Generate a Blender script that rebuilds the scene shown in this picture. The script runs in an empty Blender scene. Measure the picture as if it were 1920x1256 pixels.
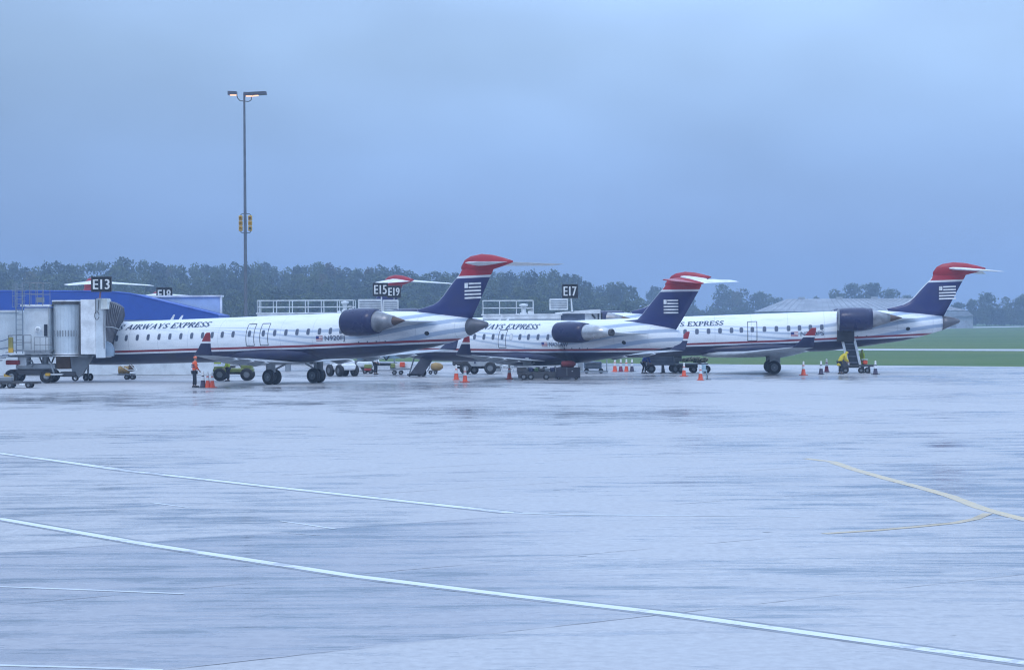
import bpy, bmesh, math, random
from mathutils import Vector, Matrix
R = math.radians
rnd = random.Random(7)
S = bpy.context.scene
COL = S.collection
# ------------------------------------------------------------------ camera
FPX, CAMZ, PITCH, ROLL = 4600.0, 3.8, math.atan(30/4600.0), R(0.30)
F0 = Vector((0, math.cos(PITCH), -math.sin(PITCH)))
R0 = Vector((1, 0, 0)); U0 = Vector((0, math.sin(PITCH), math.cos(PITCH)))
RX = R0*math.cos(ROLL) - U0*math.sin(ROLL)
UX = R0*math.sin(ROLL) + U0*math.cos(ROLL)
cam_d = bpy.data.cameras.new('camera'); cam = bpy.data.objects.new('camera', cam_d); COL.objects.link(cam)
cam_d.sensor_width = 36; cam_d.lens = FPX/1920*36; cam_d.clip_start = .5; cam_d.clip_end = 6000
m = Matrix((RX, UX, -F0)).transposed().to_4x4(); m.translation = Vector((0, 0, CAMZ)); cam.matrix_world = m
S.camera = cam
CP = Vector((0, 0, CAMZ))
def ray(px, py): return F0 + RX*((px-960)/FPX) + UX*((628-py)/FPX)
def gnd(px, py, z=0.0):
    r = ray(px, py); t = (z-CAMZ)/r.z; return CP + r*t
def zat(px, py, Y):
    r = ray(px, py); return CAMZ + Y*r.z/r.y
def xat(px, Y, z=0.0):
    return Y*(px-960)/FPX + (z-CAMZ)*math.sin(ROLL)
def proj(p):
    v = Vector(p)-CP; d = v.dot(F0); return 960+FPX*v.dot(RX)/d, 628-FPX*v.dot(UX)/d
# ------------------------------------------------------------------ light
S.view_settings.view_transform = 'Standard'; S.view_settings.look = 'None'
S.view_settings.exposure = 0.08; S.view_settings.gamma = 1.0
SUN_EL, SUN_AZ = 52.0, 200.0
W = bpy.data.worlds.new('World'); S.world = W; W.use_nodes = True
nt = W.node_tree; nt.nodes.clear()
def nn(nt, t, **k):
    n = nt.nodes.new(t)
    for a, b in k.items(): setattr(n, a, b)
    return n
wo = nn(nt, 'ShaderNodeOutputWorld'); mixs = nn(nt, 'ShaderNodeMixShader')
sky = nn(nt, 'ShaderNodeTexSky'); sky.sky_type = 'NISHITA'; sky.sun_disc = False
sky.sun_elevation = R(SUN_EL); sky.sun_rotation = R(SUN_AZ); sky.air_density = 1.5; sky.dust_density = 2.0
b1 = nn(nt, 'ShaderNodeBackground'); b1.inputs[1].default_value = 0.10
nt.links.new(sky.outputs[0], b1.inputs[0])
tc = nn(nt, 'ShaderNodeTexCoord'); sp = nn(nt, 'ShaderNodeSeparateXYZ'); nt.links.new(tc.outputs['Generated'], sp.inputs[0])
ramp = nn(nt, 'ShaderNodeValToRGB')
els = ramp.color_ramp.elements
stops = [(0.0, (.250,.412,.765)), (0.03, (.266,.440,.805)), (0.065, (.335,.550,.960)), (0.11, (.440,.675,1.06)),
         (0.28, (.68,.97,1.55)), (0.55, (1.0,1.38,2.05)), (1.0, (1.30,1.74,2.5))]
els[0].position = 0; els[0].color = stops[0][1]+(1,); els[1].position = 1; els[1].color = stops[-1][1]+(1,)
for p, c in stops[1:-1]:
    e = els.new(p); e.color = c+(1,)
nt.links.new(sp.outputs['Z'], ramp.inputs[0])
mp = nn(nt, 'ShaderNodeMapping'); mp.inputs['Scale'].default_value = (5, 5, 11); mp.inputs['Location'].default_value = (1.1, 0, .35)
nt.links.new(tc.outputs['Generated'], mp.inputs[0])
nz = nn(nt, 'ShaderNodeTexNoise'); nz.inputs['Scale'].default_value = 1.0; nz.inputs['Detail'].default_value = 3.0; nz.inputs['Roughness'].default_value = .45
nt.links.new(mp.outputs[0], nz.inputs['Vector'])
mr = nn(nt, 'ShaderNodeMapRange'); mr.inputs[1].default_value = .32; mr.inputs[2].default_value = .68
mr.inputs[3].default_value = .80; mr.inputs[4].default_value = 1.13
nt.links.new(nz.outputs[0], mr.inputs[0])
# the cloud deck thins toward the right of the view
az = nn(nt, 'ShaderNodeMapRange'); az.inputs[1].default_value = -.21; az.inputs[2].default_value = .03
az.inputs[3].default_value = .70; az.inputs[4].default_value = 1.07
nt.links.new(sp.outputs['X'], az.inputs[0])
az2 = nn(nt, 'ShaderNodeMapRange'); az2.inputs[1].default_value = .05; az2.inputs[2].default_value = .22
az2.inputs[3].default_value = 1.0; az2.inputs[4].default_value = .90; nt.links.new(sp.outputs['X'], az2.inputs[0])
m9 = nn(nt, 'ShaderNodeMath', operation='MULTIPLY'); nt.links.new(az.outputs[0], m9.inputs[0]); nt.links.new(az2.outputs[0], m9.inputs[1])
m0 = nn(nt, 'ShaderNodeMath', operation='MULTIPLY'); nt.links.new(mr.outputs[0], m0.inputs[0]); nt.links.new(m9.outputs[0], m0.inputs[1])
b2 = nn(nt, 'ShaderNodeBackground'); nt.links.new(ramp.outputs[0], b2.inputs[0]); nt.links.new(m0.outputs[0], b2.inputs[1])
mixs.inputs[0].default_value = .90
nt.links.new(b1.outputs[0], mixs.inputs[1]); nt.links.new(b2.outputs[0], mixs.inputs[2]); nt.links.new(mixs.outputs[0], wo.inputs[0])
sd = bpy.data.lights.new('sun', 'SUN'); sd.energy = 0.6; sd.angle = R(20); sd.color = (1, .97, .93)
so = bpy.data.objects.new('sun', sd); COL.objects.link(so)
# sun direction matching the sky's rotation (behind and above the camera)
sv = Vector((math.sin(R(SUN_AZ))*math.cos(R(SUN_EL)), math.cos(R(SUN_AZ))*math.cos(R(SUN_EL)), math.sin(R(SUN_EL))))
so.rotation_euler = sv.to_track_quat('Z', 'Y').to_euler()
S.cycles.pixel_filter_type = 'BLACKMAN_HARRIS'; S.cycles.filter_width = 1.15; S.cycles.max_bounces = 6; S.cycles.volume_bounces = 0

# ------------------------------------------------------------------ helpers
def tag(o, label=None, cat=None, group=None, kind=None):
    if label: o['label'] = label
    if cat: o['category'] = cat
    if group: o['group'] = group
    if kind: o['kind'] = kind
    return o
def empty(name, loc=(0,0,0), rz=0.0, label=None, cat=None, group=None):
    o = bpy.data.objects.new(name, None); COL.objects.link(o); o.location = loc; o.rotation_euler = (0,0,rz)
    o.empty_display_size = .3
    return tag(o, label, cat, group)
def copy_tree(o, parent=None):
    c = o.copy(); COL.objects.link(c); c.parent = parent
    for ch in list(o.children): copy_tree(ch, c)
    return c
class MB:
    def __init__(s): s.v = []; s.f = []; s.mi = []; s.sm = []; s.ref = []; s.mats = []
    def add(s, vs, fs, mat=None, smooth=False, refs=None):
        b = len(s.v); s.v += [tuple(v) for v in vs]
        s.ref += (refs if refs else [(0,0,0)]*len(vs))
        if mat is not None and mat not in s.mats: s.mats.append(mat)
        i = s.mats.index(mat) if mat is not None else 0
        for f in fs: s.f.append(tuple(b+k for k in f)); s.mi.append(i); s.sm.append(smooth)
        return s
    def box(s, c, d, mat=None, rz=0.0, M=None, bev=0.0):
        x, y, z = d[0]/2, d[1]/2, d[2]/2
        if bev > 0:
            b = min(bev, x*.45, y*.45, z*.45)
            prof = [(-z, b), (-z+b, 0), (z-b, 0), (z, b)]
            vs = []
            for zz, ins in prof:
                X, Y = x-ins, y-ins
                for (px_, py_) in ((-X,-Y+b),(-X+b,-Y),(X-b,-Y),(X,-Y+b),(X,Y-b),(X-b,Y),(-X+b,Y),(-X,Y-b)): vs.append((px_,py_,zz))
            fs = [tuple(reversed(range(8))), tuple(24+k for k in range(8))]
            for r in range(3):
                for k in range(8): fs.append((r*8+k, r*8+(k+1)%8, (r+1)*8+(k+1)%8, (r+1)*8+k))
        else:
            vs = [(-x,-y,-z),(x,-y,-z),(x,y,-z),(-x,y,-z),(-x,-y,z),(x,-y,z),(x,y,z),(-x,y,z)]
            fs = [(3,2,1,0),(4,5,6,7),(0,1,5,4),(1,2,6,5),(2,3,7,6),(3,0,4,7)]
        T = Matrix.Translation(Vector(c)) @ Matrix.Rotation(rz, 4, 'Z')
        if M is not None: T = Matrix.Translation(Vector(c)) @ M
        return s.add([T @ Vector(v) for v in vs], fs, mat)
    def tube(s, p0, p1, r0, r1=None, n=10, mat=None, caps=True):
        r1 = r0 if r1 is None else r1
        p0 = Vector(p0); p1 = Vector(p1); d = (p1-p0).normalized()
        a = d.orthogonal().normalized(); b = d.cross(a)
        vs = []
        for p, r in ((p0, r0), (p1, r1)):
            for k in range(n):
                t = 2*math.pi*k/n; vs.append(p + a*(r*math.cos(t)) + b*(r*math.sin(t)))
        s.add(vs, [(k, (k+1)%n, n+(k+1)%n, n+k) for k in range(n)], mat, n > 6)
        if caps:
            s.add(vs[:n], [tuple(reversed(range(n)))], mat); s.add(vs[n:], [tuple(range(n))], mat)
        return s
    def path(s, pts, r, n=8, mat=None):
        for a, b in zip(pts, pts[1:]): s.tube(a, b, r, n=n, mat=mat)
        return s
    def rev(s, prof, c=(0,0,0), axis='Z', n=24, mat=None, smooth=True, refs=None, caps=False):
        vs = []; c = Vector(c)
        for (h, r) in prof:
            for k in range(n):
                t = 2*math.pi*k/n; u, w = r*math.cos(t), r*math.sin(t)
                vs.append(c + Vector({'Z':(u,w,h),'X':(h,u,w),'Y':(w,h,u)}[axis]))
        fs = []
        for i in range(len(prof)-1):
            for k in range(n): fs.append((i*n+k, i*n+(k+1)%n, (i+1)*n+(k+1)%n, (i+1)*n+k))
        if caps: fs += [tuple(reversed(range(n))), tuple((len(prof)-1)*n+k for k in range(n))]
        return s.add(vs, fs, mat, smooth)
    def loft(s, rings, mat=None, smooth=True, refs=None, caps=True):
        n = len(rings[0]); vs = [v for r in rings for v in r]; rf = [v for r in refs for v in r] if refs else None
        fs = []
        for i in range(len(rings)-1):
            for k in range(n): fs.append((i*n+k, i*n+(k+1)%n, (i+1)*n+(k+1)%n, (i+1)*n+k))
        if caps: fs += [tuple(reversed(range(n))), tuple((len(rings)-1)*n+k for k in range(n))]
        return s.add(vs, fs, mat, smooth, rf)
    def prism(s, poly, a, b, axis='Y', mat=None):
        # poly in the plane across axis, extruded from a to b
        f = {'Y': lambda p, t: (p[0], t, p[1]), 'X': lambda p, t: (t, p[0], p[1]), 'Z': lambda p, t: (p[0], p[1], t)}[axis]
        n = len(poly); vs = [f(p, a) for p in poly]+[f(p, b) for p in poly]
        fs = [tuple(range(n)), tuple(reversed(range(n, 2*n)))]+[(k, n+k, n+(k+1)%n, (k+1)%n) for k in range(n)]
        return s.add(vs, fs, mat)
    def build(s, name, mat=None, parent=None, tr=None, fix=False):
        me = bpy.data.meshes.new(name)
        vs = [tr(v) for v in s.v] if tr else s.v
        me.from_pydata([tuple(v) for v in vs], [], s.f)
        for mm in (s.mats if any(x is not None for x in s.mats) else []): me.materials.append(mm)
        if not me.materials and mat: me.materials.append(mat)
        me.polygons.foreach_set('material_index', s.mi if me.materials and len(me.materials) > 1 else [0]*len(s.f))
        me.polygons.foreach_set('use_smooth', s.sm)
        if any(r != (0,0,0) for r in s.ref):
            at_ = me.attributes.new('ref', 'FLOAT_VECTOR', 'POINT')
            at_.data.foreach_set('vector', [x for r in s.ref for x in r])
        bm = bmesh.new(); bm.from_mesh(me); bmesh.ops.recalc_face_normals(bm, faces=bm.faces); bm.to_mesh(me); bm.free()
        me.update()
        o = bpy.data.objects.new(name, me); COL.objects.link(o)
        if parent: o.parent = parent
        return o

# ------------------------------------------------------------------ materials
class NG:
    """tiny node expression builder"""
    def __init__(s, name):
        s.m = bpy.data.materials.new(name); s.m.use_nodes = True; s.t = s.m.node_tree
        s.b = s.t.nodes['Principled BSDF']
    def put(s, sock, v):
        if isinstance(v, (int, float)): sock.default_value = v
        elif isinstance(v, tuple): sock.default_value = v if len(v) == len(sock.default_value) else v+(1,)
        else: s.t.links.new(v, sock)
    def op(s, o, *a):
        n = s.t.nodes.new('ShaderNodeMath'); n.operation = o
        for i, v in enumerate(a): s.put(n.inputs[i], v)
        return n.outputs[0]
    def add(s, a, b): return s.op('ADD', a, b)
    def sub(s, a, b): return s.op('SUBTRACT', a, b)
    def mul(s, a, b): return s.op('MULTIPLY', a, b)
    def step(s, a, lo, hi):      # smooth 0..1
        n = s.t.nodes.new('ShaderNodeMapRange'); n.interpolation_type = 'SMOOTHSTEP'
        s.put(n.inputs[0], a); s.put(n.inputs[1], lo); s.put(n.inputs[2], hi); return n.outputs[0]
    def rng(s, a, lo, hi, o0, o1):
        n = s.t.nodes.new('ShaderNodeMapRange'); s.put(n.inputs[0], a)
        for i, v in enumerate((lo, hi, o0, o1)): s.put(n.inputs[1+i], v)
        return n.outputs[0]
    def band(s, v, lo, hi, w=.01):
        return s.mul(s.step(v, lo-w, lo+w), s.sub(1, s.step(v, hi-w, hi+w)))
    def mix(s, f, a, b):
        n = s.t.nodes.new('ShaderNodeMix'); n.data_type = 'RGBA'; s.put(n.inputs[0], f); s.put(n.inputs[6], a); s.put(n.inputs[7], b); return n.outputs[2]
    def attr(s, name='ref'):
        n = s.t.nodes.new('ShaderNodeAttribute'); n.attribute_name = name
        q = s.t.nodes.new('ShaderNodeSeparateXYZ'); s.t.links.new(n.outputs['Vector'], q.inputs[0]); return q.outputs
    def coord(s, kind='Object', scale=(1,1,1), rot=0.0):
        n = s.t.nodes.new('ShaderNodeTexCoord'); mpn = s.t.nodes.new('ShaderNodeMapping')
        mpn.inputs['Scale'].default_value = scale; mpn.inputs['Rotation'].default_value = (0,0,rot)
        s.t.links.new(n.outputs[kind], mpn.inputs[0]); return mpn.outputs[0]
    def sep(s, v):
        q = s.t.nodes.new('ShaderNodeSeparateXYZ'); s.t.links.new(v, q.inputs[0]); return q.outputs
    def noise(s, vec, scale=1.0, detail=4, rough=.55):
        n = s.t.nodes.new('ShaderNodeTexNoise'); n.inputs['Scale'].default_value = scale; n.inputs['Detail'].default_value = detail
        n.inputs['Roughness'].default_value = rough; s.t.links.new(vec, n.inputs['Vector']); return n.outputs[0]
    def pos(s):
        n = s.t.nodes.new('ShaderNodeNewGeometry'); return n.outputs['Position']
    def out(s, col=None, rough=None, metal=None, bump=None, bs=.2, bd=.01):
        if col is not None: s.put(s.b.inputs['Base Color'], col)
        if rough is not None: s.put(s.b.inputs['Roughness'], rough)
        if metal is not None: s.put(s.b.inputs['Metallic'], metal)
        if bump is not None:
            n = s.t.nodes.new('ShaderNodeBump'); n.inputs['Strength'].default_value = bs; n.inputs['Distance'].default_value = bd
            s.t.links.new(bump, n.inputs['Height']); s.t.links.new(n.outputs[0], s.b.inputs['Normal'])
        return s.m
MATS = {}
def mat(name, col, rough=.5, metal=0.0, dirt=.18, scale=1.5):
    if name in MATS: return MATS[name]
    g = NG(name); n = g.noise(g.coord(), scale, 4)
    dk = tuple(c*(1-dirt*2) for c in col)
    f = g.step(n, .35, .72)
    MATS[name] = g.out(g.mix(g.mul(f, .8), col, dk), g.rng(n, .3, .7, rough*.85, min(1, rough*1.25)), metal)
    return MATS[name]
white = mat('white_paint', (.84,.86,.87), .45)
offwhite = mat('off_white_panel', (.68,.72,.74), .5, dirt=.12)
rail_w = mat('white_rail', (.70,.73,.74), .5)
lgrey = mat('light_grey_metal', (.42,.45,.47), .45)
mgrey = mat('mid_grey_metal', (.20,.22,.24), .5)
dgrey = mat('dark_grey_metal', (.065,.065,.07), .55)
black = mat('black_rubber', (.018,.018,.02), .7)
navy = mat('navy_paint', (.013,.017,.075), .28, dirt=.08)
redp = mat('red_paint', (.40,.020,.034), .35, dirt=.08)
silver = mat('bare_silver_metal', (.62,.62,.62), .28, .9, dirt=.2)
brownm = mat('heat_stained_metal', (.16,.11,.09), .4, .8)
yellow = mat('yellow_paint', (.62,.36,.03), .5)
ygreen = mat('yellow_green_paint', (.20,.24,.06), .5)
orange = mat('orange_plastic', (.80,.10,.035), .5, dirt=.1)
hiviz = mat('high_visibility_orange', (.90,.13,.045), .7, dirt=.1)
limec = mat('high_visibility_lime', (.50,.62,.06), .7, dirt=.1)
yelc = mat('yellow_rain_coat', (.75,.58,.03), .55, dirt=.12)
bluec = mat('blue_jacket', (.03,.08,.36), .7)
darkc = mat('dark_trousers', (.022,.024,.035), .85)
skin = mat('skin', (.42,.24,.17), .55, dirt=.05)
hairm = mat('dark_hair', (.02,.015,.012), .7)
canvas = mat('grey_canvas', (.055,.055,.07), .85, dirt=.2)
glassd = mat('dark_glass', (.03,.035,.05), .12, dirt=.02)
tan = mat('tan_canvas', (.42,.27,.10), .8)
brown = mat('brown_wood', (.12,.07,.04), .8)
greenm = mat('green_paint', (.07,.13,.06), .6)
redd = mat('dull_red_fabric', (.22,.03,.035), .7)
oldred = mat('dark_red_plastic', (.33,.03,.03), .6)
blueroof = mat('blue_roof_metal', (.022,.085,.37), .45, dirt=.06)
palewall = mat('pale_blue_wall_panel', (.42,.55,.78), .6, dirt=.06)
# ------------------------------------------------------------------ ground
def sheet(name, pts, z, material, kind='structure'):
    b = MB(); b.add([(p[0], p[1], z) for p in pts], [tuple(range(len(pts)))])
    o = b.build(name, material); tag(o, kind=kind); return o
# grass field: one large sheet with the low wooded rise behind it
def hill(x, y):
    t = max(0.0, min(1.0, (y-560)/300.0)); t = t*t*(3-2*t)
    a = x/max(y, 1)
    w = 1 - max(0.0, min(1.0, (a+.005)/.055))
    return 10.5*t*w
def mapv2(g, v, sc):
    n = g.t.nodes.new('ShaderNodeMapping'); n.inputs['Scale'].default_value = sc; g.t.links.new(v, n.inputs[0]); return n.outputs[0]
g = NG('grass_field')
pz = g.pos(); n1 = g.noise(mapv2(g, pz, (.35,1,1)), .045, 6, .65); n2 = g.noise(pz, .25, 7, .75)
c = g.mix(g.step(n1, .35, .65), (.034,.110,.012), (.095,.150,.024))
c = g.mix(g.mul(g.step(n2, .4, .75), .6), c, (.080,.112,.035))
grass_m = g.out(c, .9, bump=n2, bs=.5, bd=.1)
b = MB(); xs = [-1500+60*i for i in range(51)]; ys = [-60, 100, 180, 300, 420, 520]+[560+20*i for i in range(20)]+[1000, 1150, 1400, 1700]
vs = [(x, y, hill(x, y)) for y in ys for x in xs]; nx = len(xs)
b.add(vs, [(j*nx+i, j*nx+i+1, (j+1)*nx+i+1, (j+1)*nx+i) for j in range(len(ys)-1) for i in range(nx-1)], smooth=True)
tag(b.build('ground', grass_m), kind='structure')

# wet concrete apron
g = NG('wet_concrete')
P = g.pos()
def mapv(g, v, sc, rot=0.0, loc=(0,0,0)):
    n = g.t.nodes.new('ShaderNodeMapping'); n.inputs['Scale'].default_value = sc; n.inputs['Rotation'].default_value = (0,0,rot)
    n.inputs['Location'].default_value = loc
    g.t.links.new(v, n.inputs[0]); return n.outputs[0]
sl = mapv(g, P, (1,1,1), -R(39.8))
sx = g.sep(sl)
big = g.noise(mapv(g, P, (1,1,1), 0, (13,4,0)), .055, 4, .5)          # slab scale wet and dry areas
mid = g.noise(mapv(g, P, (.9,.55,1), R(-8)), .55, 6, .62)               # puddles a metre or two across
fin = g.noise(mapv(g, P, (1,.8,1)), 6.0, 5, .65)
lines = g.noise(mapv(g, P, (.34,1.6,1), R(4), (3,0,0)), .9, 9, .72)
rip = g.noise(mapv(g, P, (.55,4.5,1), R(6), (9,2,0)), 1.0, 6, .7)
# slabs that hold a film of water in front of the left stand
lim = g.add(g.mul(g.sub(sx[1], 22.9), .65), 23.0)
pool = g.mul(g.band(sx[1], 22.9, 36.4, .15), g.sub(1, g.step(g.add(sx[0], g.mul(mid, 6.0)), g.sub(lim, 2.0), g.add(lim, 3.0))))
apr = g.mul(g.band(sx[1], 92, 125, 6), .012)
wet = g.add(g.add(g.mul(big, .38), g.add(g.mul(mid, .12), g.mul(lines, .50))), g.add(g.mul(pool, .040), apr))
wmask = g.step(wet, .508, .520)                                     # 1 = standing water
deep = g.step(g.add(wet, g.mul(g.sub(rip, .5), .12)), .545, .557)
thin = g.step(rip, .60, .63)
def joint(c, off, pitch, w):
    f = g.op('FRACT', g.op('DIVIDE', g.add(c, off), pitch))
    d = g.mul(g.op('ABSOLUTE', g.sub(f, .5)), pitch)
    return g.sub(1, g.step(d, w*.5, w))
wj = g.mul(g.sub(g.noise(P, 1.8, 4, .7), .5), .10)
jm = g.op('MAXIMUM', g.mul(joint(sx[0], 2.6, 6.7, .03), .10), g.mul(joint(g.add(sx[1], wj), .55, 6.7, .036), g.rng(g.noise(P, .5, 3), .42, .58, .10, 1.0)))
slabid = g.t.nodes.new('ShaderNodeTexWhiteNoise'); slabid.noise_dimensions = '2D'
cmb = g.t.nodes.new('ShaderNodeCombineXYZ')
g.put(cmb.inputs[0], g.op('FLOOR', g.op('DIVIDE', g.add(sx[0], 6.4), 7.6))); g.put(cmb.inputs[1], g.op('FLOOR', g.op('DIVIDE', g.add(sx[1], 5.0), 7.6)))
g.t.links.new(cmb.outputs[0], slabid.inputs['Vector'])
base = g.mix(g.step(fin, .3, .7), (.40,.39,.395), (.50,.49,.49))
base = g.mix(g.mul(slabid.outputs['Value'], .22), base, (.33,.33,.35))
base = g.mix(g.mul(wmask, .45), base, (.24,.245,.27))
base = g.mix(g.mul(pool, .34), base, (.18,.19,.25))
base = g.mix(g.mul(thin, .24), base, (.17,.175,.20))
base = g.mix(g.mul(deep, .70), base, (.10,.105,.13))
base = g.mix(g.mul(jm, .75), base, (.04,.04,.045))
rough = g.sub(g.rng(mid, .3, .7, .48, .38), g.add(g.mul(wmask, .16), g.add(g.mul(deep, .14), g.mul(pool, .05))))
rough = g.add(rough, g.mul(jm, .2))
bh = g.add(g.mul(fin, g.sub(1.0, g.mul(wmask, .8))), g.mul(g.noise(P, 1.6, 3), .8))
spots_ = g.mul(g.step(g.noise(mapv(g, P, (1,1,1), 0, (5,5,0)), 1.1, 2, .5), .755, .775), .75)
base = g.mix(spots_, base, (.06,.06,.065))
wetm = g.out(base, rough, bump=bh, bs=.32, bd=.012)
g.b.inputs['IOR'].default_value = 1.30
E1, E2 = gnd(1180, 681.5), gnd(1920, 687.5)
dv = (E2-E1)
A_, B_ = E1 - dv*5.0, E2 + dv*2.2
sheet('apron', [(-260, -20), (260, -20), (B_.x, B_.y), (A_.x, A_.y)] if False else [(-240,-30),(140,-30),(140, E2.y+(140-E2.x)*dv.y/dv.x),(-240, E1.y+(-240-E1.x)*dv.y/dv.x)], .008, wetm)
# taxiways across the grass
taxi_m = mat('taxiway_concrete', (.46,.47,.48), .5, dirt=.08, scale=.05)
def strip(name, pl, z, m_):
    top = [gnd(x, y1) for x, y1, y2 in pl]; bot = [gnd(x, y2) for x, y1, y2 in pl]
    pts = [(p.x, p.y) for p in bot]+[(p.x, p.y) for p in reversed(top)]
    return sheet(name, pts, z, m_)
strip('taxiway', [(1100, 652.2, 655.2), (1600, 654, 657.2), (2400, 656, 660)], .02, taxi_m)
strip('road', [(1740, 616.0, 617.6), (1830, 613.0, 614.8), (1920, 611.4, 613.0), (2300, 606, 607.4)], .02, taxi_m)

# painted lines
g = NG('worn_white_line'); P = g.pos(); n = g.noise(P, 1.3, 9, .78); n5 = g.noise(P, .16, 3)
pw = g.out(g.mix(g.step(g.add(n, g.mul(g.sub(n5, .5), .5)), .52, .60), (.70,.73,.75), (.42,.43,.45)), .45)
g = NG('worn_yellow_line'); P = g.pos(); n = g.noise(P, 2.6, 6, .7)
py_ = g.out(g.mix(g.step(n, .42, .66), (.62,.48,.27), (.48,.43,.35)), .42)
faint_m = mat('faded_white_line', (.62,.65,.67), .42, scale=1.0)
faint_y = mat('faded_yellow_line', (.56,.44,.27), .42, scale=1.0)
edge_m = mat('black_line_border', (.22,.225,.25), .35, dirt=.2, scale=1.2)
def line(px, w, m_, z=.012, border=0.0, name='painted_line'):
    def rib(ww, zz, mm, nm):
        G = [gnd(a, b_) for a, b_ in px]; L, Rr = [], []
        pts = []
        for i in range(len(G)-1):
            for k in range(4):
                t = k/4; pts.append(G[i].lerp(G[i+1], t))
        pts.append(G[-1])
        for i, p in enumerate(pts):
            a = pts[max(0, i-1)]; c_ = pts[min(len(pts)-1, i+1)]; d = (c_-a).normalized(); nrm = Vector((-d.y, d.x, 0))
            j = 1+rnd.uniform(-.06, .06)
            L.append(p+nrm*ww*.5*j); Rr.append(p-nrm*ww*.5*j)
        n_ = len(pts); b = MB()
        b.add([(v.x, v.y, zz) for v in L]+[(v.x, v.y, zz) for v in Rr], [(i, i+1, n_+i+1, n_+i) for i in range(n_-1)])
        tag(b.build(nm, mm), kind='structure')
    if border: rib(w+border*1.5, z-.002, edge_m, 'line_border')
    rib(w, z, m_, name)
line([(-60,968),(0,973),(270,1020),(660,1080),(960,1117),(1260,1152),(1600,1199),(1980,1252)], .26, pw, border=.16)
line([(-60,842),(0,850),(120,866),(240,883),(500,912),(740,938),(860,951),(960,962)], .30, pw, z=.0125, border=.16)
line([(960,962),(1060,965.5),(1250,967)], .22, faint_m, z=.0125)
line([(1250,967),(1500,969)], .12, faint_m, z=.0125)
line([(1512,860),(1560,866),(1600,880),(1660,897),(1720,913),(1780,930),(1840,953),(1880,964),(1970,987)], .28, py_, z=.012)
line([(1545,1001),(1640,995),(1720,988),(1790,981),(1830,973),(1852,963)], .20, faint_y, z=.0135)
line([(-40,1099),(150,1106),(345,1114)], .12, faint_m)
line([(-40,1247),(150,1252),(305,1257)], .12, faint_m)
line([(285,943),(355,952)], .10, faint_m)
line([(525,977),(575,984),(628,992)], .10, faint_m)
line([(540,1000),(600,1004)], .05, faint_m, z=.0125)

# ------------------------------------------------------------------ trees
g = NG('tree_leaves'); P = g.pos(); o_i = g.t.nodes.new('ShaderNodeObjectInfo')
n1 = g.noise(P, .075, 3); n2 = g.noise(P, .32, 4)
c = g.mix(g.step(n1, .38, .62), (.020,.042,.026), (.088,.116,.034))
c = g.mix(g.mul(g.step(n2, .5, .7), .6), c, (.110,.125,.045))
c = g.mix(g.mul(g.step(g.noise(P, .06, 2), .62, .70), .4), c, (.17,.10,.05))
leaf_m = g.out(c, .85)
bark_m = mat('tree_bark', (.07,.055,.045), .9)
def crown_quads(rr, h, w, n, leaf):
    """leaf clumps through an uneven crown: centre at z=h*.58"""
    lobes = []
    for k in range(rr.randint(15, 20)):
        a = rr.uniform(0, 6.283); q = rr.uniform(0, .34)*w; z = h*rr.uniform(.14, .86)
        q *= (1.0 - .55*max(0, (z/h-.55)/.4))
        lobes.append((q*math.cos(a), q*math.sin(a), z, w*rr.uniform(.15, .26), h*rr.uniform(.09, .16)))
    lobes.append((rr.uniform(-.06,.06)*w, 0, h*.86, w*.15, h*.12))
    out = []
    for k in range(n):
        lx, ly, lz, rx, rz = rr.choice(lobes)
        th = rr.uniform(0, 6.283); ph = math.acos(rr.uniform(-1, 1)); q = rr.uniform(.35, 1.0)**.5 * (1+.12*rr.gauss(0, 1))
        c_ = Vector((lx+rx*q*math.sin(ph)*math.cos(th), ly+rx*q*math.sin(ph)*math.sin(th), lz+rz*q*math.cos(ph)))
        a = Vector((rr.gauss(0,1), rr.gauss(0,1), rr.gauss(0,.8))).normalized(); u = a.orthogonal().normalized(); v = a.cross(u)
        s_ = leaf*rr.uniform(.5, 1.25)
        out.append([c_-u*s_-v*s_*.5, c_+u*s_*.9-v*s_*.7, c_+u*s_+v*s_*.8, c_-u*s_*.7+v*s_])
    return out
protos = []
for k in range(7):
    rr = random.Random(40+k); protos.append(crown_quads(rr, 1.0, .86, 1400, .024))
def wood_mass(name, spots):
    vs = []; fs = []; b = MB()
    for (x, y, z, h, w, k, rz) in spots:
        cz, szn = math.cos(rz), math.sin(rz); i0 = len(vs)
        for q in protos[k]:
            for p in q: vs.append((x+(p.x*cz-p.y*szn)*w, y+(p.x*szn+p.y*cz)*w, z+p.z*h))
        n = len(protos[k]); fs += [(i0+4*i, i0+4*i+1, i0+4*i+2, i0+4*i+3) for i in range(n)]
        # trunks in the same mass
        i0 = len(vs); r = h*.016
        for zz, rr_ in ((0, r), (h*.6, r*.5)):
            for t in range(4): vs.append((x+rr_*math.cos(t*1.57), y+rr_*math.sin(t*1.57), z+zz))
        fs += [(i0+t, i0+(t+1)%4, i0+4+(t+1)%4, i0+4+t) for t in range(4)]
    b.v = vs; b.f = fs; b.mi = [0]*len(fs); b.sm = [False]*len(fs); b.ref = [(0,0,0)]
    me = bpy.data.meshes.new(name); me.from_pydata(vs, [], fs); me.materials.append(leaf_m)
    o = bpy.data.objects.new(name, me); COL.objects.link(o); return tag(o, kind='stuff')
TL = [(-60,494),(0,491),(20,486),(42,500),(100,490),(150,496),(200,488),(235,486),(270,486),(320,497),(370,492),(400,494),(430,492),(480,491),(530,495),(560,498),(600,489),(640,499),(700,497),(745,496),(790,513),(830,507),(865,514),(930,507),(970,503),(1010,503),(1060,509),(1088,513),(1106,530),(1135,531),(1165,527),(1190,541),(1226,537),(1250,541)]
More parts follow.
